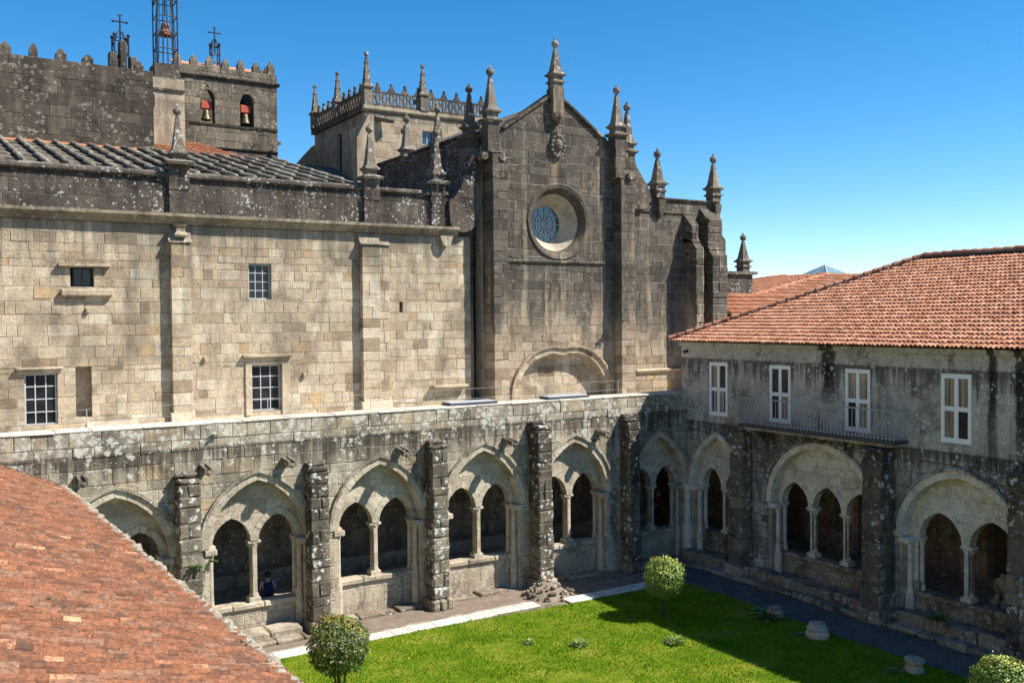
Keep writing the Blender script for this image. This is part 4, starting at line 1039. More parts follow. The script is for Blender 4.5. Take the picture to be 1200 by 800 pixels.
    br = pier(st, 'buttress', -.42, .34, 3.48, 3.985, 6.0, 15.1, .37, 'transept', T, rnd, .008, 0, split=.45, ch=.016, mortar='mortar', proud=.008)
    MB().prism([(-6.78, 3.22, 15.6), (-6.78, 3.985, 15.6), (-6.78, 3.985, 16.2), (-6.78, 3.6, 15.75)], (.73, 0, 0), .4).build('weathering', 'transept', bl)
    MB().prism([(-.45, 3.45, 15.1), (-.45, 3.985, 15.1), (-.45, 3.985, 15.5), (-.45, 3.7, 15.2)], (.82, 0, 0), .4).build('weathering', 'transept', br)
    for (x, y, z, n) in ((-6.62, 3.5, 15.6, 1), (-.05, 3.75, 15.2, 1)):
        pass
    # pinnacle shafts rising from the buttresses
    for (x, y, z0, z1, H, w_) in ((-6.55, 3.72, 15.6, 16.95, 1.95, .3), (-7.12, 4.35, 14.6, 16.4, 1.9, .28), (-.36, 3.82, 15.1, 17.0, 1.95, .3), (.58, 4.3, 14.8, 16.45, 2.0, .3)):
        pier(st, 'pinnacle_shaft', x-.26, x+.26, y-.26, y+.26, z0, z1-.18, .4, 'transept', T, rnd, .006, 0, split=.1, ch=.015, mortar='mortar')
        MB().sq(x, y, [(.27, z1-.18), (.36, z1-.1), (.36, z1-.03), (.28, z1)]).build('shaft_cap', 'pinnacle', T)
        pinnacle(T, x, y, z1-.01, H, w_, .0)
    # round spout stubs
    for (x, y, z) in ((-7.05, 3.55, 15.45), (-6.3, 3.45, 15.45), (.05, 3.6, 15.2)): MB().tube((x, y-.25, z), (x, y+.4, z), .15, 12).build('spout', 'pinnacle', T)
    # right-hand range: curved shoulder, low parapet, finials
    MB().prism([(x, 3.8, z) for x, z in ((.5, 15.3), (.9, 15.2), (1.35, 14.85), (1.5, 14.35), (1.2, 13.95), (.62, 13.9), (.42, 14.2))], (0, .18, 0), .4).build('shoulder', 'transept', T)
    moulding(T, 'coping', 1.95, 5.6, 4, [(-.5, 14.38), (.06, 14.38), (.12, 14.45), (.12, 14.5), (-.5, 14.55)], 'transept', rnd)
    pinnacle(T, 2.0, 4.0, 14.5, 1.95, .32, .25); pinnacle(T, 5.3, 4.0, 14.5, 2.0, .32, .25); pinnacle(T, 1.5, 9.0, 14.6, 1.3, .25, 0)
    for x in (2.05, 5.35):
        MB().lathe(x, 3.9, [(.05, 13.6), (.16, 13.8), (.26, 14.2), (.26, 14.38)], 4, math.pi/4).build('pendant', 'transept', T)
    moulding(wall, 'string_course', .4, 3.9, 4, [(-.02, 13.8), (.04, 13.8), (.08, 13.87), (-.02, 13.9)], 'transept', rnd)
    for (x0, x1, tops) in ((3.45, 3.92, (12.9, 13.6)), (4.42, 5.35, (12.6, 13.9))):
        pier(st, 'buttress', x0, x1, 3.15, 3.6, 6.0, tops[0]-.6, .38, 'transept', T, rnd, .012, 0, split=.4, ch=.03, mortar='mortar')
        pier(st, 'buttress', x0+.02, x1-.02, 3.45, 3.985, 6.0, tops[1]-.25, .38, 'transept', T, rnd, .012, 0, split=.4, ch=.03, mortar='mortar')
        for (yy, zz) in ((3.15, tops[0]-.6), (3.35, tops[0]-.3), (3.5, tops[1]-.25)):
            MB().prism([(x0+.01, yy+.01, zz), (x0+.01, 3.98, zz), (x0+.01, 3.98, zz+.5), (x0+.01, yy+.28, zz+.3)], (x1-x0-.02, 0, 0), .4).build('weathering', 'transept', T)
    MB().frame_box((.62, 3.93, 6.0), (.05, 0, 0), (0, .05, 0), (0, 0, 3.6)).build('down_pipe', 'iron', T)
    moulding(wall, 'hood_mould', .72, 3.6, 4, [(-.02, 6.95), (.12, 6.97), (.16, 7.05), (-.02, 7.12)], 'chapel', rnd)
    # side walls running back to the crossing
    PW = Pl((-6.8, 4.5, 0), (0, -1, 0), (-1, 0, 0))
    sw = masonry(st, PW, 'side_wall', 'parapet', 'mortar_dark', courses(11, 16.5, .37, (), rnd), lambda v: (-9.8, 0), [], T, .5, (.5, .9), (0, .012), .004, .008, rnd)
    y = 4.5
    while y < 14.2:
        MB().cbox((-6.92, y, 16.5), (.62, 0, 0), (0, .9, 0), (0, 0, .1), .02, rnd.random()).build('coping', 'parapet', sw); y += .905
    pinnacle(T, -6.9, 10.3, 16.2, 2.0, .3, .2); pinnacle(T, -6.9, 7.4, 15.9, 2.2, .28, .3)
    MB().box(-6.7, 6.0, 4.56, 14, 5.0, 11.0).build('wall', 'transept', T)
    MB().box(.0, 5.9, 4.56, 13.9, 11.0, 14.3).build('wall', 'transept', T)
    MB().box(-30, -6.9, 4.56, 13.9, 5.0, 13.4).build('wall', 'transept', T)
    st.flush()
transept()

# ------------------------------------------------------------------ nave wall with merlons
def merlon(parent, x, y, z, w_, h, d, mat, rnd):
    MB().add([(x-w_, y-d, z), (x+w_, y-d, z), (x+w_, y+d, z), (x-w_, y+d, z), (x-w_*.95, y-d, z+h*.55), (x+w_*.95, y-d, z+h*.55), (x+w_*.95, y+d, z+h*.55), (x-w_*.95, y+d, z+h*.55), (x-w_*.25, y-d*.4, z+h), (x+w_*.25, y-d*.4, z+h), (x+w_*.25, y+d*.4, z+h), (x-w_*.25, y+d*.4, z+h)],
        [(0, 1, 5, 4), (1, 2, 6, 5), (2, 3, 7, 6), (3, 0, 4, 7), (4, 5, 9, 8), (5, 6, 10, 9), (6, 7, 11, 10), (7, 4, 8, 11), (8, 9, 10, 11), (3, 2, 1, 0)], rnd.random()).build('merlon', mat, parent)
def nave():
    rnd = random.Random(71); st = Stones()
    T = thing('church_nave', 'dark granite nave wall topped by a row of pointed merlons', 'building')
    pl = Pl((0, 14, 0), (1, 0, 0), (0, -1, 0))
    wl = masonry(st, pl, 'wall', 'nave', 'mortar_dark', courses(16, 19.7, .36, [19.25], rnd), lambda v: (-28, -16.72), [], T, .6, (.4, .9), (0, .015), .006, .008, rnd)
    for k in range(12): merlon(wl, -17.25-k*.98, 14.2, 19.69, .18+rnd.uniform(-.03, .03), .52+rnd.uniform(-.15, .12), .17, 'nave', rnd)
    MB().box(-28, -16.8, 14.61, 22, 10, 19.2).build('wall', 'nave', T)
    # bell-cote base stones on the roof line
    for (x, h) in ((-18.3, .8), (-17.9, 1.3), (-17.5, .7)): MB().cbox((x, 14.7, 19.2), (.3, 0, 0), (0, .4, 0), (0, 0, h+.5), .05, rnd.random()).build('bell_cote', 'nave', T)
    # ochre link wall and tiled lean-to between nave and belfry
    lk = MB().box(-16.7, -14.4, 18.5, 19.0, 14, 20.6, .8).build('link_wall', 'tower', T)
    MB().box(-16.6, -14.4, 18.42, 18.49, 20.0, 20.1, .3).build('string_course', 'nave', lk)
    MB().box(-16.05, -15.75, 18.44, 18.49, 19.2, 19.8).build('window', 'glass', lk)
    st.flush()
    ro = MB().add([(-17, 14.6, 16.0), (-10.6, 14.6, 16.0), (-13.4, 19.6, 17.85), (-16.9, 19.6, 17.85)], [(0, 1, 2, 3)]).build('roof', 'tile_bed', T)
    B = Vector((0, 5, 1.85)).normalized()
    tile_field(ro, (-16.8, 14.6, 16.0), (1, 0, 0), B, 36, 13, .17, .42, 'tile_far', lambda a, b: a < 6.1-b*.52, rnd, r=.076, jit=.008, limit=60)
nave()

# ------------------------------------------------------------------ bell tower
def bell(parent, x, y, z, r, h, mat, yoke=True):
    b = MB().lathe(x, y, [(r, z), (r*.98, z+h*.06), (r*.78, z+h*.28), (r*.62, z+h*.6), (r*.55, z+h*.85), (r*.35, z+h*.97), (.04, z+h)], 14).build('bell', mat, parent, smooth=True)
    MB().tube((x, y, z-.06), (x, y, z+h*.4), .03, 6).build('clapper', 'iron', b)
    if yoke: MB().cbox((x-r*1.05, y-.12, z+h), (2.1*r, 0, 0), (0, .24, 0), (0, 0, h*.75), .04, .5).build('bell_yoke', 'yoke', b)
def bell_tower():
    rnd = random.Random(81); st = Stones(limit=220)
    T = thing('bell_tower', 'square granite belfry with two arched bell openings and crenellated top', 'tower')
    pl = Pl((0, 22, 0), (1, 0, 0), (0, -1, 0)); x0, x1 = -14.12, -8.8
    ops = [Arch(-12.44, .36, 19.42, 20.75, .37), Arch(-10.42, .36, 19.5, 20.75, .37)]
    wl = masonry(st, pl, 'wall', 'bell_tower', 'mortar_dark', courses(16, 22.3, .4, [19.42, 21.7], rnd), lambda v: (x0, x1), ops, T, .5, (.45, .95), (0, .015), .006, .008, rnd)
    for o in ops: voussoirs(st, pl, o, .14, -.1, .03, 'bell_tower', wl, 5, rnd)
    st.flush()
    moulding(wl, 'cornice', x0-.1, x1+.12, 22, [(-.02, 21.66), (.08, 21.68), (.15, 21.78), (.15, 21.84), (-.02, 21.86)], 'nave', rnd)
    moulding(wl, 'string_course', x0+.8, x1, 22, [(-.02, 19.28), (.05, 19.3), (.08, 19.4), (-.02, 19.42)], 'nave', rnd)
    moulding(wl, 'string_course', x0, x1, 22, [(-.02, 18.1), (.05, 18.12), (.1, 18.2), (-.02, 18.22)], 'nave', rnd)
    MB().box(x0, x0+.5, 22.5, 27, 16, 22.3).build('wall', 'bell_tower', T); MB().box(x1-.5, x1, 22.5, 27, 16, 22.3).build('wall', 'bell_tower', T)
    MB().box(x0+.51, x1-.51, 26.4, 26.9, 16, 22.2).build('wall', 'bell_tower', T); MB().box(x0+.51, x1-.51, 22.51, 26.39, 18.8, 19.1).build('floor', 'bell_tower', T)
    for k in range(7): merlon(wl, x0+.25+k*.8, 22.2, 22.29, .18, .6+rnd.uniform(-.15, .12), .16, 'bell_tower', rnd)
    for k in range(5): merlon(wl, x1-.2, 23.0+k*.85, 22.29, .17, .7, .2, 'bell_tower', rnd)
    MB().prism([(x0+.4, 22.6, 22.25), (x1-.4, 22.6, 22.25), (x1-.4, 24.5, 23.0), (x0+.4, 24.5, 23.0)], (0, 0, .08), .4).build('roof', 'tile_far', T)
    for xc in (-12.44, -10.42): bell(T, xc, 22.3, 19.62, .27, .55, 'bronze')
    return T
bell_tower()
def iron_cage(x, y, z, w_, h, lab, with_bell, cross, n=2, bars=2):
    T = thing('bell_cage', lab, 'bell cage', loc=(x, y, z)); r = .035
    for a in (-1, 1):
        for b in (-1, 1):
            MB().tube((a*w_, b*w_, -.3), (a*w_, b*w_, h), r, 6).build('post', 'iron', T)
            MB().sphere((a*w_, b*w_, h+.05), .075, 8, 5).build('finial', 'iron', T)
    for k in range(n+1):
        zz = h*k/n*.92+.05
        m = MB()
        for a in (-1, 1): m.tube((a*w_, -w_, zz), (a*w_, w_, zz), r*.8, 5); m.tube((-w_, a*w_, zz), (w_, a*w_, zz), r*.8, 5)
        m.build('ring_bar', 'iron', T)
    m = MB()
    for a in (-1, 1):
        for b in (-1, 1):
            pts = [(a*w_*(1-.75*t), b*w_*(1-.75*t), h*.7+(cross-h*.8)*t*t*.55+.25*math.sin(t*3.14)) for t in (0, .25, .5, .75, 1)]
            m.path(pts, .025, 5)
    if bars > 2:
        for a in (-1, 0, 1):
            for (px, py) in ((a*w_*.5, -w_), (a*w_*.5, w_), (-w_, a*w_*.5), (w_, a*w_*.5)): m.tube((px, py, 0), (px*.6, py*.6, h*1.15), .018, 5)
    m.build('scroll', 'iron', T)
    MB().tube((0, 0, h*.6), (0, 0, cross), .035, 6).build('mast', 'iron', T)
    c = MB(); c.tube((-.28, 0, cross-.28), (.28, 0, cross-.28), .03, 6); c.tube((-.1, 0, cross), (.1, 0, cross), .03, 5)
    for a in (-.28, .28): c.sphere((a, 0, cross-.28), .06, 6, 4)
    c.build('cross', 'iron', T)
    if with_bell:
        bell(T, 0, 0, h*with_bell[0], with_bell[1], with_bell[1]*1.9, 'bell_rust', False)
iron_cage(-17.7, 15.6, 20.0, .28, 1.35, 'small wrought iron bell cage with cross above the nave wall', (.35, .17), 2.3)
iron_cage(-14.7, 20.9, 21.7, .47, 4.2, 'tall openwork iron bell cage with large rusty bell beside the belfry', (.36, .34), 5.6, 5, 4)
iron_cage(-11.6, 23.6, 22.9, .2, .95, 'little iron cage with cross on the belfry roof', None, 1.9, 2)
MB().box(-15.35, -14.15, 20.3, 21.5, 17, 21.7).build('cage_base', 'nave', bpy.data.objects['church_nave'])
def stone_cross():
    T = thing('stone_cross', 'small stone cross on a roof gable right of the belfry', 'cross', loc=(-8.55, 23.2, 17.6))
    MB().sq(0, 0, [(.2, 0), (.2, .2), (.09, .35), (.07, 1.0), (.09, 1.7)]).build('shaft', 'pinnacle', T)
    MB().box(-.32, .32, -.07, .07, 1.25, 1.42).build('arm', 'pinnacle', T)
stone_cross()

# ------------------------------------------------------------------ crossing tower
def crossing_tower():
    rnd = random.Random(91); st = Stones(limit=220)
    T = thing('crossing_tower', 'pale granite crossing tower with pierced parapet and crocketed pinnacles', 'tower')
    X0, X1, Y0, Y1 = -6.35, 1.2, 16.0, 23.0; top = 19.55
    ps = Pl((0, Y0, 0), (1, 0, 0), (0, -1, 0)); pw = Pl((X0, 0, 0), (0, -1, 0), (-1, 0, 0))
    so_ = [Rect(-3.25, -2.55, 16.9, 18.9)]; wo_ = [Rect(-19.9, -19.1, 17.0, 19.0)]
    w1 = masonry(st, ps, 'south_wall', 'tower', 'mortar_pale', courses(15, top, .4, [16.9, 18.9], rnd), lambda v: (X0, X1), so_, T, .4, (.5, 1.0), (0, .012), .005, .008, rnd)
    w2 = masonry(st, pw, 'west_wall', 'tower', 'mortar_pale', courses(15, top, .4, [17.0, 19.0], rnd), lambda v: (-Y1, -Y0-.41), wo_, T, .4, (.5, 1.0), (0, .012), .005, .008, rnd)
    st.flush()
    barred_window(T, ps, -3.25, -2.55, 16.9, 18.9, -.2, 2, 3, 'lead', .04, 'rose'); barred_window(T, pw, -19.9, -19.1, 17.0, 19.0, -.25, 2, 3, 'iron', .04)
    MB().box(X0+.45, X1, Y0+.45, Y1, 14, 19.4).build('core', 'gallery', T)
    moulding(T, 'cornice', X0-.15, X1+.2, Y0, [(-.1, 19.56), (.08, 19.58), (.16, 19.68), (.16, 19.85), (-.1, 19.86)], 'tower', rnd)
    MB().box(X0-.16, X0+.1, Y0+.12, Y1+.15, 19.56, 19.86, .4).build('cornice', 'nave', T)
    # pierced parapet
    def lattice(P0, d, L):
        d = Vector(d); par = MB(); n = int(L/.36); N = Vector((0, 0, 1)); t = d.cross(N)
        for (za, zb) in ((19.88, 19.97), (20.55, 20.63)): par.frame_box(Vector(P0)+N*(za-0)-t*.06, d*L, t*.12, N*(zb-za))
        po = par.build('parapet_rail', 'nave', T)
        for i in range(n):
            m = MB(); c = Vector(P0)+d*((i+.5)*L/n); h = L/n/2
            for s_ in (-1, 1):
                m.frame_box(c+d*(-h*s_)+N*19.97-t*.05, d*(2*h*s_)*.93+N*.5, t*.1, N*.13+d*.03)
                m.frame_box(c+d*(s_*h*.5)-d*.04+N*19.96-t*.045, d*.07, t*.09, N*.6)
            m.build('pierced_panel', 'bell_tower', po)
        for i in range(0, n, 2):
            c = Vector(P0)+d*((i+.9)*L/n)
            m = MB(); m.add([c+N*20.62-d*.2-t*.06, c+N*20.62+d*.2-t*.06, c+N*20.62+d*.2+t*.06, c+N*20.62-d*.2+t*.06, c+N*(21.0)-t*.05, c+N*21.0+t*.05], [(0, 1, 4), (2, 3, 5), (1, 2, 5, 4), (3, 0, 4, 5), (3, 2, 1, 0)])
            m.sphere(c+N*20.98, .09, 6, 4); m.build('cresting', 'nave', po)
    lattice((X0+.35, Y0+.05, 0), (1, 0, 0), X1-X0-.5); lattice((X0+.05, Y0+.35, 0), (0, 1, 0), Y1-Y0-.5)
    for (x, y, z, H) in ((X0+.1, Y0+.05, 19.86, 2.6), (X0+3.15, Y0, 19.86, 2.35), (X1-.4, Y0, 19.86, 2.4), (X0, Y0+3.6, 19.86, 2.4), (X0, Y1-.1, 19.86, 2.4)): crocket_pinnacle(T, x, y, z, H, .28, 'pinnacle')
    # diagonal buttress heads with gargoyles
    MB().prism([(X0-.55, Y0-.2, 15), (X0-.55, Y0-.2, 18.2), (X0+.1, Y0-.2, 19.4), (X0+.35, Y0-.2, 19.4), (X0+.35, Y0-.2, 15)], (0, .65, 0), .5).build('buttress', 'tower', T)
    MB().tube((X0+.5, Y0, 19.3), (X0+1.3, Y0-.5, 19.1), .16, 8, .12).build('gargoyle', 'pinnacle', T)
    MB().prism([(X0, Y1, 14), (X0-1.4, Y1, 14), (X0-1.4, Y1, 17.4), (X0, Y1, 19)], (0, .6, 0), .3).build('buttress', 'tower', T)
    pinnacle(T, X0+1.5, Y0-1.2, 15.6, 3.2, .34, .4)
    # slate-dark lower roof on the west side
    MB().prism([(-11.0, 14.0, 15.2), (-6.9, 14.0, 15.2), (-6.9, 19, 17.1), (-11.0, 19, 17.1)], (0, 0, .1), .3).build('roof', 'slab', T)
crossing_tower()

# ------------------------------------------------------------------ roofs and a finial beyond the east wing
def far_stone_house():
    rnd = random.Random(14); st = Stones(limit=120)
    T = thing('stone_house', 'grey stone wall end with an obelisk finial beside the transept', 'building')
    pl = Pl((0, 9, 0), (1, 0, 0), (0, -1, 0))
    masonry(st, pl, 'wall', 'parapet', 'mortar_dark', courses(7, 11.55, .4, (), rnd), lambda v: (9.5, 13.0), [], T, .5, (.5, .9), (0, .012), .005, .008, rnd)
    st.flush()
    MB().box(12.5, 13.0, 9.51, 16, 7, 11.55, .4).build('side_wall', 'parapet', T)
    MB().box(9.3, 13.25, 8.85, 9.7, 11.56, 11.72, .4).build('cornice', 'pinnacle', T)
    pinnacle(T, 12.5, 9.2, 11.72, 1.9, .34, .25)
    r2 = MB(); r2.prism([(9.4, 5.2, 8.3), (15.6, 5.2, 8.3), (15.6, 8.9, 10.35), (9.4, 8.9, 10.45)], (0, 0, .1)); ro = r2.build('roof', 'tile_far', T)
    tile_field(ro, (9.4, 5.2, 8.4), (1, 0, 0), (0, 3.7, 2.08), 28, 10, .22, .42, 'tile_far', lambda a, b: True, rnd, r=.095, jit=.008, limit=80)
far_stone_house()
def far_tiled_house():
    rnd = random.Random(15)
    T = thing('tiled_house', 'far house with hipped orange tile roof and glass skylight pyramid', 'house')
    x0, x1, y0, y1, z0 = 15.5, 36, 11.5, 26, 10.4
    MB().box(x0+.5, x1-.5, y0+.5, y1-.5, 5, z0-.02).build('wall', 'tower', T)
    MB().box(x0+.2, x1-.2, y0+.2, y1-.2, z0-.18, z0-.02).build('eave', 'mortar_dark', T)
    ax, ay = 26.5, 16.2; w_ = 1.8; zt = 11.98
    r = MB(); b = [(x0, y0, z0), (x1, y0, z0), (x1, y1, z0), (x0, y1, z0)]; t = [(ax-w_+1, ay-w_, zt), (ax+w_+1, ay-w_, zt), (ax+w_+1, ay+w_, zt), (ax-w_+1, ay+w_, zt)]
    r.add(b+t, [(0, 1, 5, 4), (1, 2, 6, 5), (2, 3, 7, 6), (3, 0, 4, 7), (4, 5, 6, 7), (3, 2, 1, 0)]); ro = r.build('roof', 'tile_bed', T)
    B = Vector((0, t[0][1]-y0, zt-z0)); L = B.length; B.normalize()
    tile_field(ro, (x0, y0, z0+.02), (1, 0, 0), B, int((x1-x0)/.24), int(L/.42)+1, .24, .42, 'tile_far', lambda a, b_: (t[0][0]-x0)*b_/L < a < (x1-x0)-(x1-t[1][0])*b_/L, rnd, r=.105, jit=.008, limit=100)
    B2 = Vector((t[0][0]-x0, 0, zt-z0)); L2 = B2.length; B2.normalize()
    tile_field(ro, (x0, y0, z0+.02), (0, 1, 0), B2, int((y1-y0)/.24), int(L2/.42)+1, .24, .42, 'tile_far', lambda a, b_: (t[0][1]-y0)*b_/L2 < a < (y1-y0)-(y1-t[3][1])*b_/L2, rnd, r=.105, jit=.008, limit=0)
    for a in range(4): ridge_tiles(ro, Vector(b[a])+Vector((0, 0, .1)), Vector(t[a])+Vector((0, 0, .1)), .14, 'tile_far', rnd, .42)
    cx, cy = ax+1, ay; h = .7; w2 = 1.15
    c = [Vector((cx-w2, cy-w2, zt+.08)), Vector((cx+w2, cy-w2, zt+.08)), Vector((cx+w2, cy+w2, zt+.08)), Vector((cx-w2, cy+w2, zt+.08))]; ap = Vector((cx, cy, zt+.08+h))
    MB().box(cx-w2-.1, cx+w2+.1, cy-w2-.1, cy+w2+.1, zt-.1, zt+.07).build('skylight_kerb', 'lead', T)
    sk = MB()
    for k in range(4): sk.tube(c[k], ap, .05, 6); sk.tube(c[k], c[(k+1) % 4], .05, 6); sk.tube((c[k]+c[(k+1) % 4])/2, ap, .03, 5)
    so_ = sk.build('skylight', 'lead', T)
    for k in range(4):
        a, b_ = c[k], c[(k+1) % 4]; n_ = (b_-a).cross(ap-a).normalized()*.02
        MB().prism([a, b_, ap], n_).build('pane', 'skyglass', so_)
far_tiled_house()

# ------------------------------------------------------------------ topiary
def topiary(x, y, zc, r, mat, lab, seed, stems, nleaf=7500):
    R = np.random.default_rng(seed); rnd = random.Random(seed)
    T = thing('topiary_tree', lab, 'tree', 'clipped ball trees on the lawn', (x, y, 0))
    tr = MB()
    for k in range(stems):
        a = rnd.uniform(0, 6.28); d = .02+.05*k/max(1, stems-1) if stems > 1 else 0
        p = [Vector((math.cos(a)*d, math.sin(a)*d, .0))]
        for q in range(1, 5):
            f = q/4; p.append(Vector((math.cos(a)*(d+f*.12*(k > 0))+rnd.uniform(-.02, .02), math.sin(a)*(d+f*.12*(k > 0))+rnd.uniform(-.02, .02), f*(zc-r*.35))))
        for q in range(4): tr.tube(p[q], p[q+1], (.055 if stems == 1 else .034)*(1-.12*q), 7, (.055 if stems == 1 else .034)*(1-.12*(q+1)))
    # limbs fan out inside the crown
    for k in range(10):
        a = k*2.4; e = rnd.uniform(.2, .9)
        tr.tube((0, 0, zc-r*.6), (math.cos(a)*r*.7*math.cos(e), math.sin(a)*r*.7*math.cos(e), zc+r*.6*math.sin(e)-.1), .02, 5, .006)
    tr.build('trunk', 'bark', T)
    n = nleaf
    u = R.normal(size=(n, 3)); u /= np.linalg.norm(u, axis=1)[:, None]
    lump = 1+.06*np.sin(u[:, 0]*7+seed)*np.sin(u[:, 1]*6+1)+.05*np.sin(u[:, 2]*11+u[:, 0]*6)+np.where(R.random(n) < .03, R.uniform(0, .14, n), 0)
    rad = r*lump*(1-np.abs(R.normal(0, .10, n))+R.normal(0, .02, n)); inner = R.random(n) < .25
    rad[inner] *= R.uniform(.55, .9, inner.sum())
    c = u*rad[:, None]; c[:, 2] *= .97
    nn = u+R.normal(0, .55, (n, 3)); nn /= np.linalg.norm(nn, axis=1)[:, None]
    t1 = np.cross(nn, R.normal(size=(n, 3))); t1 /= np.linalg.norm(t1, axis=1)[:, None]; t2 = np.cross(nn, t1)
    L = R.uniform(.024, .044, n)[:, None]; W = L*.5
    v = np.stack([c-t1*L, c+t2*W+nn*.006, c+t1*L, c-t2*W+nn*.006], 1)+np.array((0, 0, zc))
    fs = np.arange(n*4).reshape(n, 4)
    young = np.clip((u[:, 2]+.15)*.55+R.normal(0, .22, n)+.25*np.sin(u[:, 0]*5+u[:, 1]*4+seed), 0, 1)*(rad > r*.86)
    tone = np.clip(.12+R.normal(0, .1, n)+.28*R.random(n)+.55*young, 0, 1)
    mb = MB(); mb.v = [tuple(p) for p in v.reshape(-1, 3)]; mb.f = [tuple(f) for f in fs.tolist()]; mb.t = tone.tolist()
    mb.build('crown', mat, T)
topiary(-5.83, -5.31, 1.31, .66, 'leaf_bright', 'ball-clipped tree with yellow-green crown on the lawn near the cloister corner', 7, 2)
topiary(-16.62, -5.6, 1.35, .76, 'leaf_dark', 'ball-clipped tree with reddish-green crown beside the white path', 8, 5, 9500)
topiary(-5.45, -15.9, 1.30, .68, 'leaf_bright', 'ball-clipped tree with golden crown by the gravel walk', 9, 3)

# ------------------------------------------------------------------ column bases on the grass
def column_base(x, y, s_, lab, prof, mat, tilt=0):
    T = thing('column_base', lab, 'column base', 'stone column bases on the lawn', (x, y, 0)); T.rotation_euler = (tilt, 0, tilt*.5)
    MB().lathe(0, 0, [(r*s_, z*s_) for r, z in prof], 20).build('drum', mat, T); rnd = random.Random(int(x*100))
    MB().lathe(0, 0, [(prof[-1][0]*s_*.98, prof[-1][1]*s_), (prof[-1][0]*s_*.6, prof[-1][1]*s_+.02)], 18).build('top', mat, T)
column_base(-2.95, -7.14, 1.0, 'grey round column base among leafy weeds on the shaded lawn', [(.26, 0), (.27, .1), (.22, .14), (.24, .18), (.24, .24), (.19, .28), (.2, .34)], 'pier')
column_base(-3.3, -9.06, 1.15, 'wide beige column base with moulded rings beside the gravel walk', [(.28, 0), (.3, .12), (.27, .18), (.25, .2), (.27, .26), (.22, .3), (.2, .38)], 'arch')
column_base(-3.33, -12.23, 1.0, 'flaring stone capital drum upside down on the shaded lawn', [(.27, 0), (.27, .06), (.23, .1), (.2, .22), (.23, .27), (.25, .3), (.25, .36)], 'pier', .05)

# ------------------------------------------------------------------ rubble mound at a buttress foot
def rock(mb, c, s_, rnd, tone):
    n, m = 7, 4; rings = []
    for k in range(m+1):
        ph = math.pi*(k+.15)/(m+.3)
        rings.append([(c[0]+s_*math.sin(ph)*math.cos(6.283*i/n)*rnd.uniform(.75, 1.2), c[1]+s_*math.sin(ph)*math.sin(6.283*i/n)*rnd.uniform(.75, 1.2), c[2]-s_*.7*math.cos(ph)*rnd.uniform(.85, 1.1)) for i in range(n)])
    mb.rings(rings, True, tone)
def mound():
    rnd = random.Random(18)
    T = thing('rubble_mound', 'heap of rough mossy rubble at the foot of the tall cloister buttress', 'rubble', loc=(-7.4, -1.25, 0))
    b = MB(); n = 16
    rg = [[(rr*1.3*math.cos(6.283*i/n)*rnd.uniform(.85, 1.15), rr*1.05*math.sin(6.283*i/n)*rnd.uniform(.85, 1.15)+(.3 if z > .2 else 0), z) for i in range(n)] for rr, z in ((.7, -.02), (.52, .1), (.32, .28), (.12, .4))]
    b.rings(rg, True, .4); b.build('core', 'earth', T)
    for k in range(60):
        a, d = rnd.uniform(0, 6.283), rnd.random()**.55
        s_ = rnd.uniform(.07, .2)*(1.1-.4*d); M = Matrix.Rotation(rnd.uniform(0, 6.28), 3, 'Z')@Matrix.Rotation(rnd.uniform(-.5, .5), 3, 'X')@Matrix.Rotation(rnd.uniform(-.5, .5), 3, 'Y')
        c = Vector((d*1.0*math.cos(a), d*.8*math.sin(a)+.3*(1-d), max(.0, .5*(1-d**1.1))))
        ax = [M@Vector(v) for v in ((s_*rnd.uniform(.8, 1.5), 0, 0), (0, s_*rnd.uniform(.7, 1.2), 0), (0, 0, s_*rnd.uniform(.5, 1)))]
        MB().cbox(c-(ax[0]+ax[1]+ax[2])*.5, *ax, s_*.18, rnd.random(), s_*.1, rnd).build('rock', 'plinth', T)
mound()

# ------------------------------------------------------------------ small plants
def tuft(name, x, y, z, s_, n, lab, seed, mat='fern', up=.6):
    rnd = random.Random(seed); mb = MB()
    for k in range(n):
        a = rnd.uniform(0, 6.283); e = rnd.uniform(.2, 1.2)*up; L = s_*rnd.uniform(.6, 1.1); w_ = L*(.05 if mat == 'clump' else .16)
        d = Vector((math.cos(a)*math.cos(e), math.sin(a)*math.cos(e), math.sin(e))); p = Vector((-math.sin(a), math.cos(a), 0))
        o = Vector((rnd.uniform(-1, 1)*s_*.25, rnd.uniform(-1, 1)*s_*.25, 0)); m1 = o+d*L*.55; e1 = o+d*L-Vector((0, 0, L*.2))
        mb.add([o, m1+p*w_, e1, m1-p*w_], [(0, 1, 2), (0, 2, 3)], rnd.random())
    o = mb.build(name, mat); o.location = (x, y, z); tag(o, lab, 'plant')
tuft('fern', -18.85, -.66, 2.5, .22, 60, 'green fern growing on the buttress beside the tiled gallery roof', 1)
tuft('fern', -18.2, -.1, 2.45, .16, 34, 'small fern on the impost of the arch next to the tiled roof', 2)
tuft('weed', -.62, -11.1, .62, .4, 60, 'dark green weed growing from the plinth under the east arches', 3)
tuft('broadleaf_weed', -3.05, -7.0, .03, .62, 110, 'leafy weed clump around the grey column base', 4, 'fern', .5)
tuft('broadleaf_weed', -3.6, -8.7, .03, .3, 30, 'low leafy weed beside the beige column base', 14, 'fern', .5)
tuft('broadleaf_weed', -3.7, -11.9, .03, .35, 34, 'low leafy weed beside the flaring capital drum', 15, 'fern', .4)
tuft('grass_clump', -7.14, -7.21, .03, .34, 220, 'pale grass clump on the sunlit lawn below the yellow-green ball tree', 5, 'clump', .9)
tuft('grass_clump', -9.5, -5.9, .03, .32, 220, 'pale grass clump in the middle of the sunlit lawn', 6, 'clump', .9)
tuft('grass_clump', -10.6, -4.9, .03, .24, 120, 'small grass clump on the lawn nearer the white path', 16, 'clump', .9)
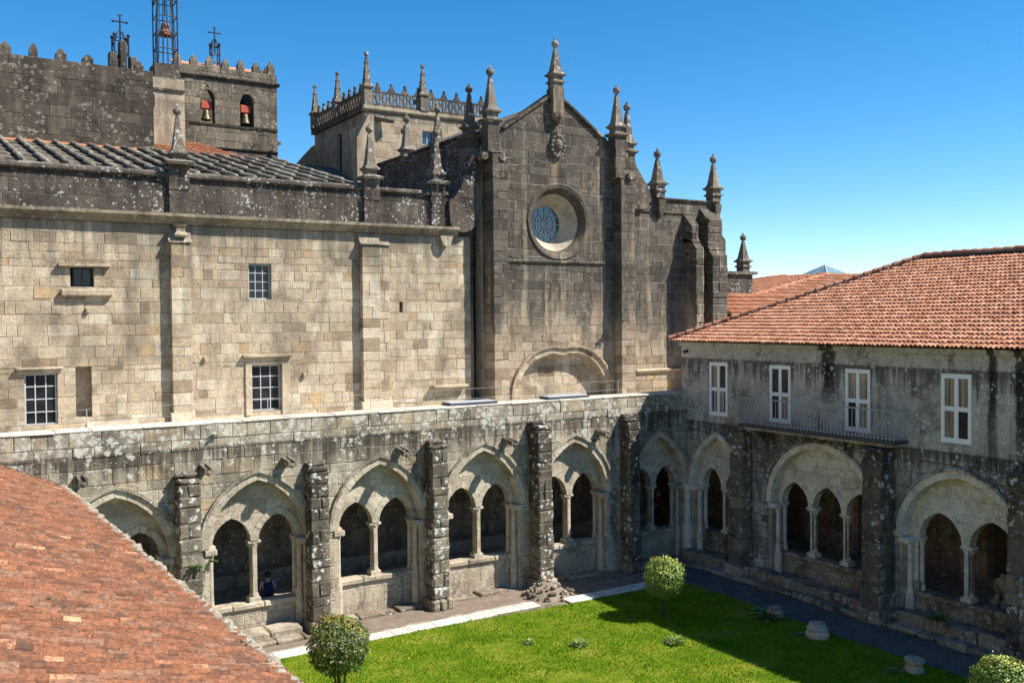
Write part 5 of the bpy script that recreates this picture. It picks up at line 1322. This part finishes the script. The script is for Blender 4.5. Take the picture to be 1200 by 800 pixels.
tuft('moss_plant', -18.1, -.06, 6.05, .16, 24, 'small yellowish plant high on the cloister wall', 7)
tuft('wall_plant', -.45, 3.45, 9.2, .25, 26, 'small green plant growing on the right facade buttress', 8)
tuft('wall_plant', 4.4, 3.6, 13.6, .3, 30, 'mossy plant on top of the stepped buttress', 9)
tuft('wall_plant', -4.2, .25, 3.0, .16, 26, 'tiny green plant on the impost of the arch next to the corner', 10)

# ------------------------------------------------------------------ people and statue
def figure(root, J, E, regions, name='body'):
    """continuous skinned body; J joint -> (pos, radius); E edges; regions = list of (material, [joint names])"""
    me = bpy.data.meshes.new('tmp'); ks = list(J); ix = {k: i for i, k in enumerate(ks)}
    me.from_pydata([J[k][0] for k in ks], [(ix[a], ix[b]) for a, b in E], [])
    ob = bpy.data.objects.new('tmp', me); COL.objects.link(ob)
    ob.modifiers.new('s', 'SKIN'); sv = me.skin_vertices[0].data
    for k in ks: r = J[k][1]; sv[ix[k]].radius = r if isinstance(r, tuple) else (r, r)
    sv[0].use_root = True
    su = ob.modifiers.new('u', 'SUBSURF'); su.levels = su.render_levels = 2
    dg = bpy.context.evaluated_depsgraph_get(); nm = bpy.data.meshes.new_from_object(ob.evaluated_get(dg)); bpy.data.objects.remove(ob)
    nm.name = name; nm.materials.clear(); jm = {}
    for i, (m, l) in enumerate(regions):
        nm.materials.append(m)
        for k in l: jm[k] = i
    pos = [(Vector(J[k][0]), jm.get(k, 0)) for k in ks]
    segs = [(Vector(J[a][0]), Vector(J[b][0]), jm.get(a, 0), jm.get(b, 0)) for a, b in E]
    for p in nm.polygons:
        c = p.center; best = 1e9
        for a, b, ma, mb_ in segs:
            d = b-a; t = max(0, min(1, (c-a).dot(d)/max(d.length_squared, 1e-9))); q = (c-a-d*t).length
            if q < best: best = q; p.material_index = ma if t < .5 else mb_
        p.use_smooth = True
    a = nm.attributes.new('tone', 'FLOAT', 'FACE'); a.data.foreach_set('value', [.5]*len(nm.polygons))
    o = bpy.data.objects.new(name, nm); COL.objects.link(o); o.parent = root; return o
def plain(n, c, r=.8): return NT(n).done(c, r, .3)
SKIN = plain('skin', (.45, .26, .18), .6); HAIR = plain('dark_hair', (.02, .015, .012), .6)
EDG = [('pelvis', 'waist'), ('waist', 'chest'), ('chest', 'neck'), ('neck', 'jaw'), ('jaw', 'head'), ('chest', 'shL'), ('shL', 'elL'), ('elL', 'wrL'), ('wrL', 'hdL'), ('chest', 'shR'), ('shR', 'elR'), ('elR', 'wrR'), ('wrR', 'hdR'), ('pelvis', 'hipL'), ('hipL', 'knL'), ('knL', 'anL'), ('anL', 'toL'), ('pelvis', 'hipR'), ('hipR', 'knR'), ('knR', 'anR'), ('anR', 'toR')]
def pose(sit=False, h=1.68):
    k = h/1.7
    if not sit:
        J = dict(pelvis=((0, 0, .95), (.14, .11)), waist=((0, 0, 1.1), (.125, .095)), chest=((0, .0, 1.32), (.155, .11)), neck=((0, 0, 1.47), .055), jaw=((0, -.01, 1.55), .07), head=((0, 0, 1.64), .088),
                 shL=((.18, 0, 1.41), .06), elL=((.24, .02, 1.13), .045), wrL=((.24, -.06, .9), .032), hdL=((.24, -.09, .8), .035), shR=((-.18, 0, 1.41), .06), elR=((-.24, .02, 1.13), .045), wrR=((-.22, -.1, .92), .032), hdR=((-.2, -.15, .84), .035),
                 hipL=((.09, 0, .88), .095), knL=((.1, -.02, .49), .062), anL=((.1, .02, .09), .042), toL=((.11, -.13, .035), .036), hipR=((-.09, 0, .88), .095), knR=((-.1, -.03, .49), .062), anR=((-.1, .03, .09), .042), toR=((-.11, -.12, .035), .036))
    else:
        J = dict(pelvis=((0, 0, .12), (.16, .13)), waist=((0, .0, .28), (.13, .1)), chest=((0, -.03, .52), (.16, .115)), neck=((0, -.05, .67), .055), jaw=((0, -.09, .74), .07), head=((0, -.08, .83), .09),
                 shL=((.18, -.03, .60), .06), elL=((.24, -.12, .36), .045), wrL=((.15, -.3, .27), .032), hdL=((.1, -.37, .26), .035), shR=((-.18, -.03, .60), .06), elR=((-.24, -.12, .36), .045), wrR=((-.15, -.3, .27), .032), hdR=((-.1, -.37, .26), .035),
                 hipL=((.1, -.05, .11), .1), knL=((.14, -.43, .14), .068), anL=((.13, -.46, -.3), .045), toL=((.14, -.58, -.35), .036), hipR=((-.1, -.05, .11), .1), knR=((-.14, -.43, .14), .068), anR=((-.13, -.46, -.3), .045), toR=((-.14, -.58, -.35), .036))
    return {a: (tuple(x*k for x in p), r) for a, (p, r) in J.items()}
def person(lab, loc, rz, shirt, trousers, sit=False, pack=None, h=1.68, group=None):
    T = thing('person', lab, 'person', loc=loc); T.rotation_euler = (0, 0, rz)
    sm, tm = plain('shirt_cloth', shirt), plain('trouser_cloth', trousers); sh = plain('shoe', (.03, .03, .03))
    J = pose(sit, h)
    figure(T, J, EDG, [(sm, ['waist', 'chest', 'shL', 'shR', 'elL', 'elR']), (tm, ['pelvis', 'hipL', 'hipR', 'knL', 'knR', 'anL', 'anR']), (SKIN, ['neck', 'jaw', 'head', 'wrL', 'wrR', 'hdL', 'hdR']), (sh, ['toL', 'toR'])])
    hx, hy, hz = J['head'][0]
    hm = MB().sphere((hx, hy+.018, hz+.02), .102, 12, 8, .5, 1.05); hm.build('hair', HAIR, T, smooth=True)
    f = MB()
    for s_ in (-1, 1): f.sphere((hx+s_*.033, hy-.082, hz-.01), .012, 6, 4)
    f.build('eye', HAIR, T); MB().sphere((hx, hy-.1, hz-.035), .016, 6, 4).build('nose', SKIN, T)
    if pack:
        cx, cy, cz = J['chest'][0]; pm = plain('backpack_cloth', pack)
        b = MB().cbox((-.14, cy+.1, cz-.28), (.28, 0, 0), (0, .15, 0), (0, 0, .40), .05).build('backpack', pm, T)
        s_ = MB()
        for q in (-1, 1): s_.path([(q*.1, cy+.12, cz+.1), (q*.12, cy+.02, cz+.155), (q*.12, cy-.13, cz+.06), (q*.13, cy-.1, cz-.2)], .022, 6)
        s_.build('strap', pm, b)
person('person in pale pink shirt with navy backpack seated behind the arcade sill', (-16.2, 1.3, .62), math.pi*.92, (.62, .36, .42), (.03, .04, .08), True, (.015, .02, .06))
person('person in light grey shirt and shorts standing in the dark corner walk', (1.0, 2.05, .62), 1.0, (.62, .63, .66), (.16, .13, .11), h=1.72)
person('person in dark red shirt standing beside the one in light grey', (.55, 2.35, .62), -.6, (.16, .03, .035), (.04, .04, .06), h=1.62)
def statue():
    T = thing('seated_statue', 'weathered stone statue of a seated figure in the east walk', 'statue', loc=(1.6, -11.75, .6)); T.rotation_euler = (0, 0, -1.2)
    MB().cbox((-.32, -.35, 0), (.64, 0, 0), (0, .6, 0), (0, 0, .42), .04).build('block', 'pier', T)
    J = {k: ((p[0], p[1], p[2]+.42), tuple(q*1.15 for q in r) if isinstance(r, tuple) else r*1.2) for k, (p, r) in pose(True, 1.5).items()}
    figure(T, J, EDG, [(MAT['pier'], list(J))], 'statue_body')
statue()
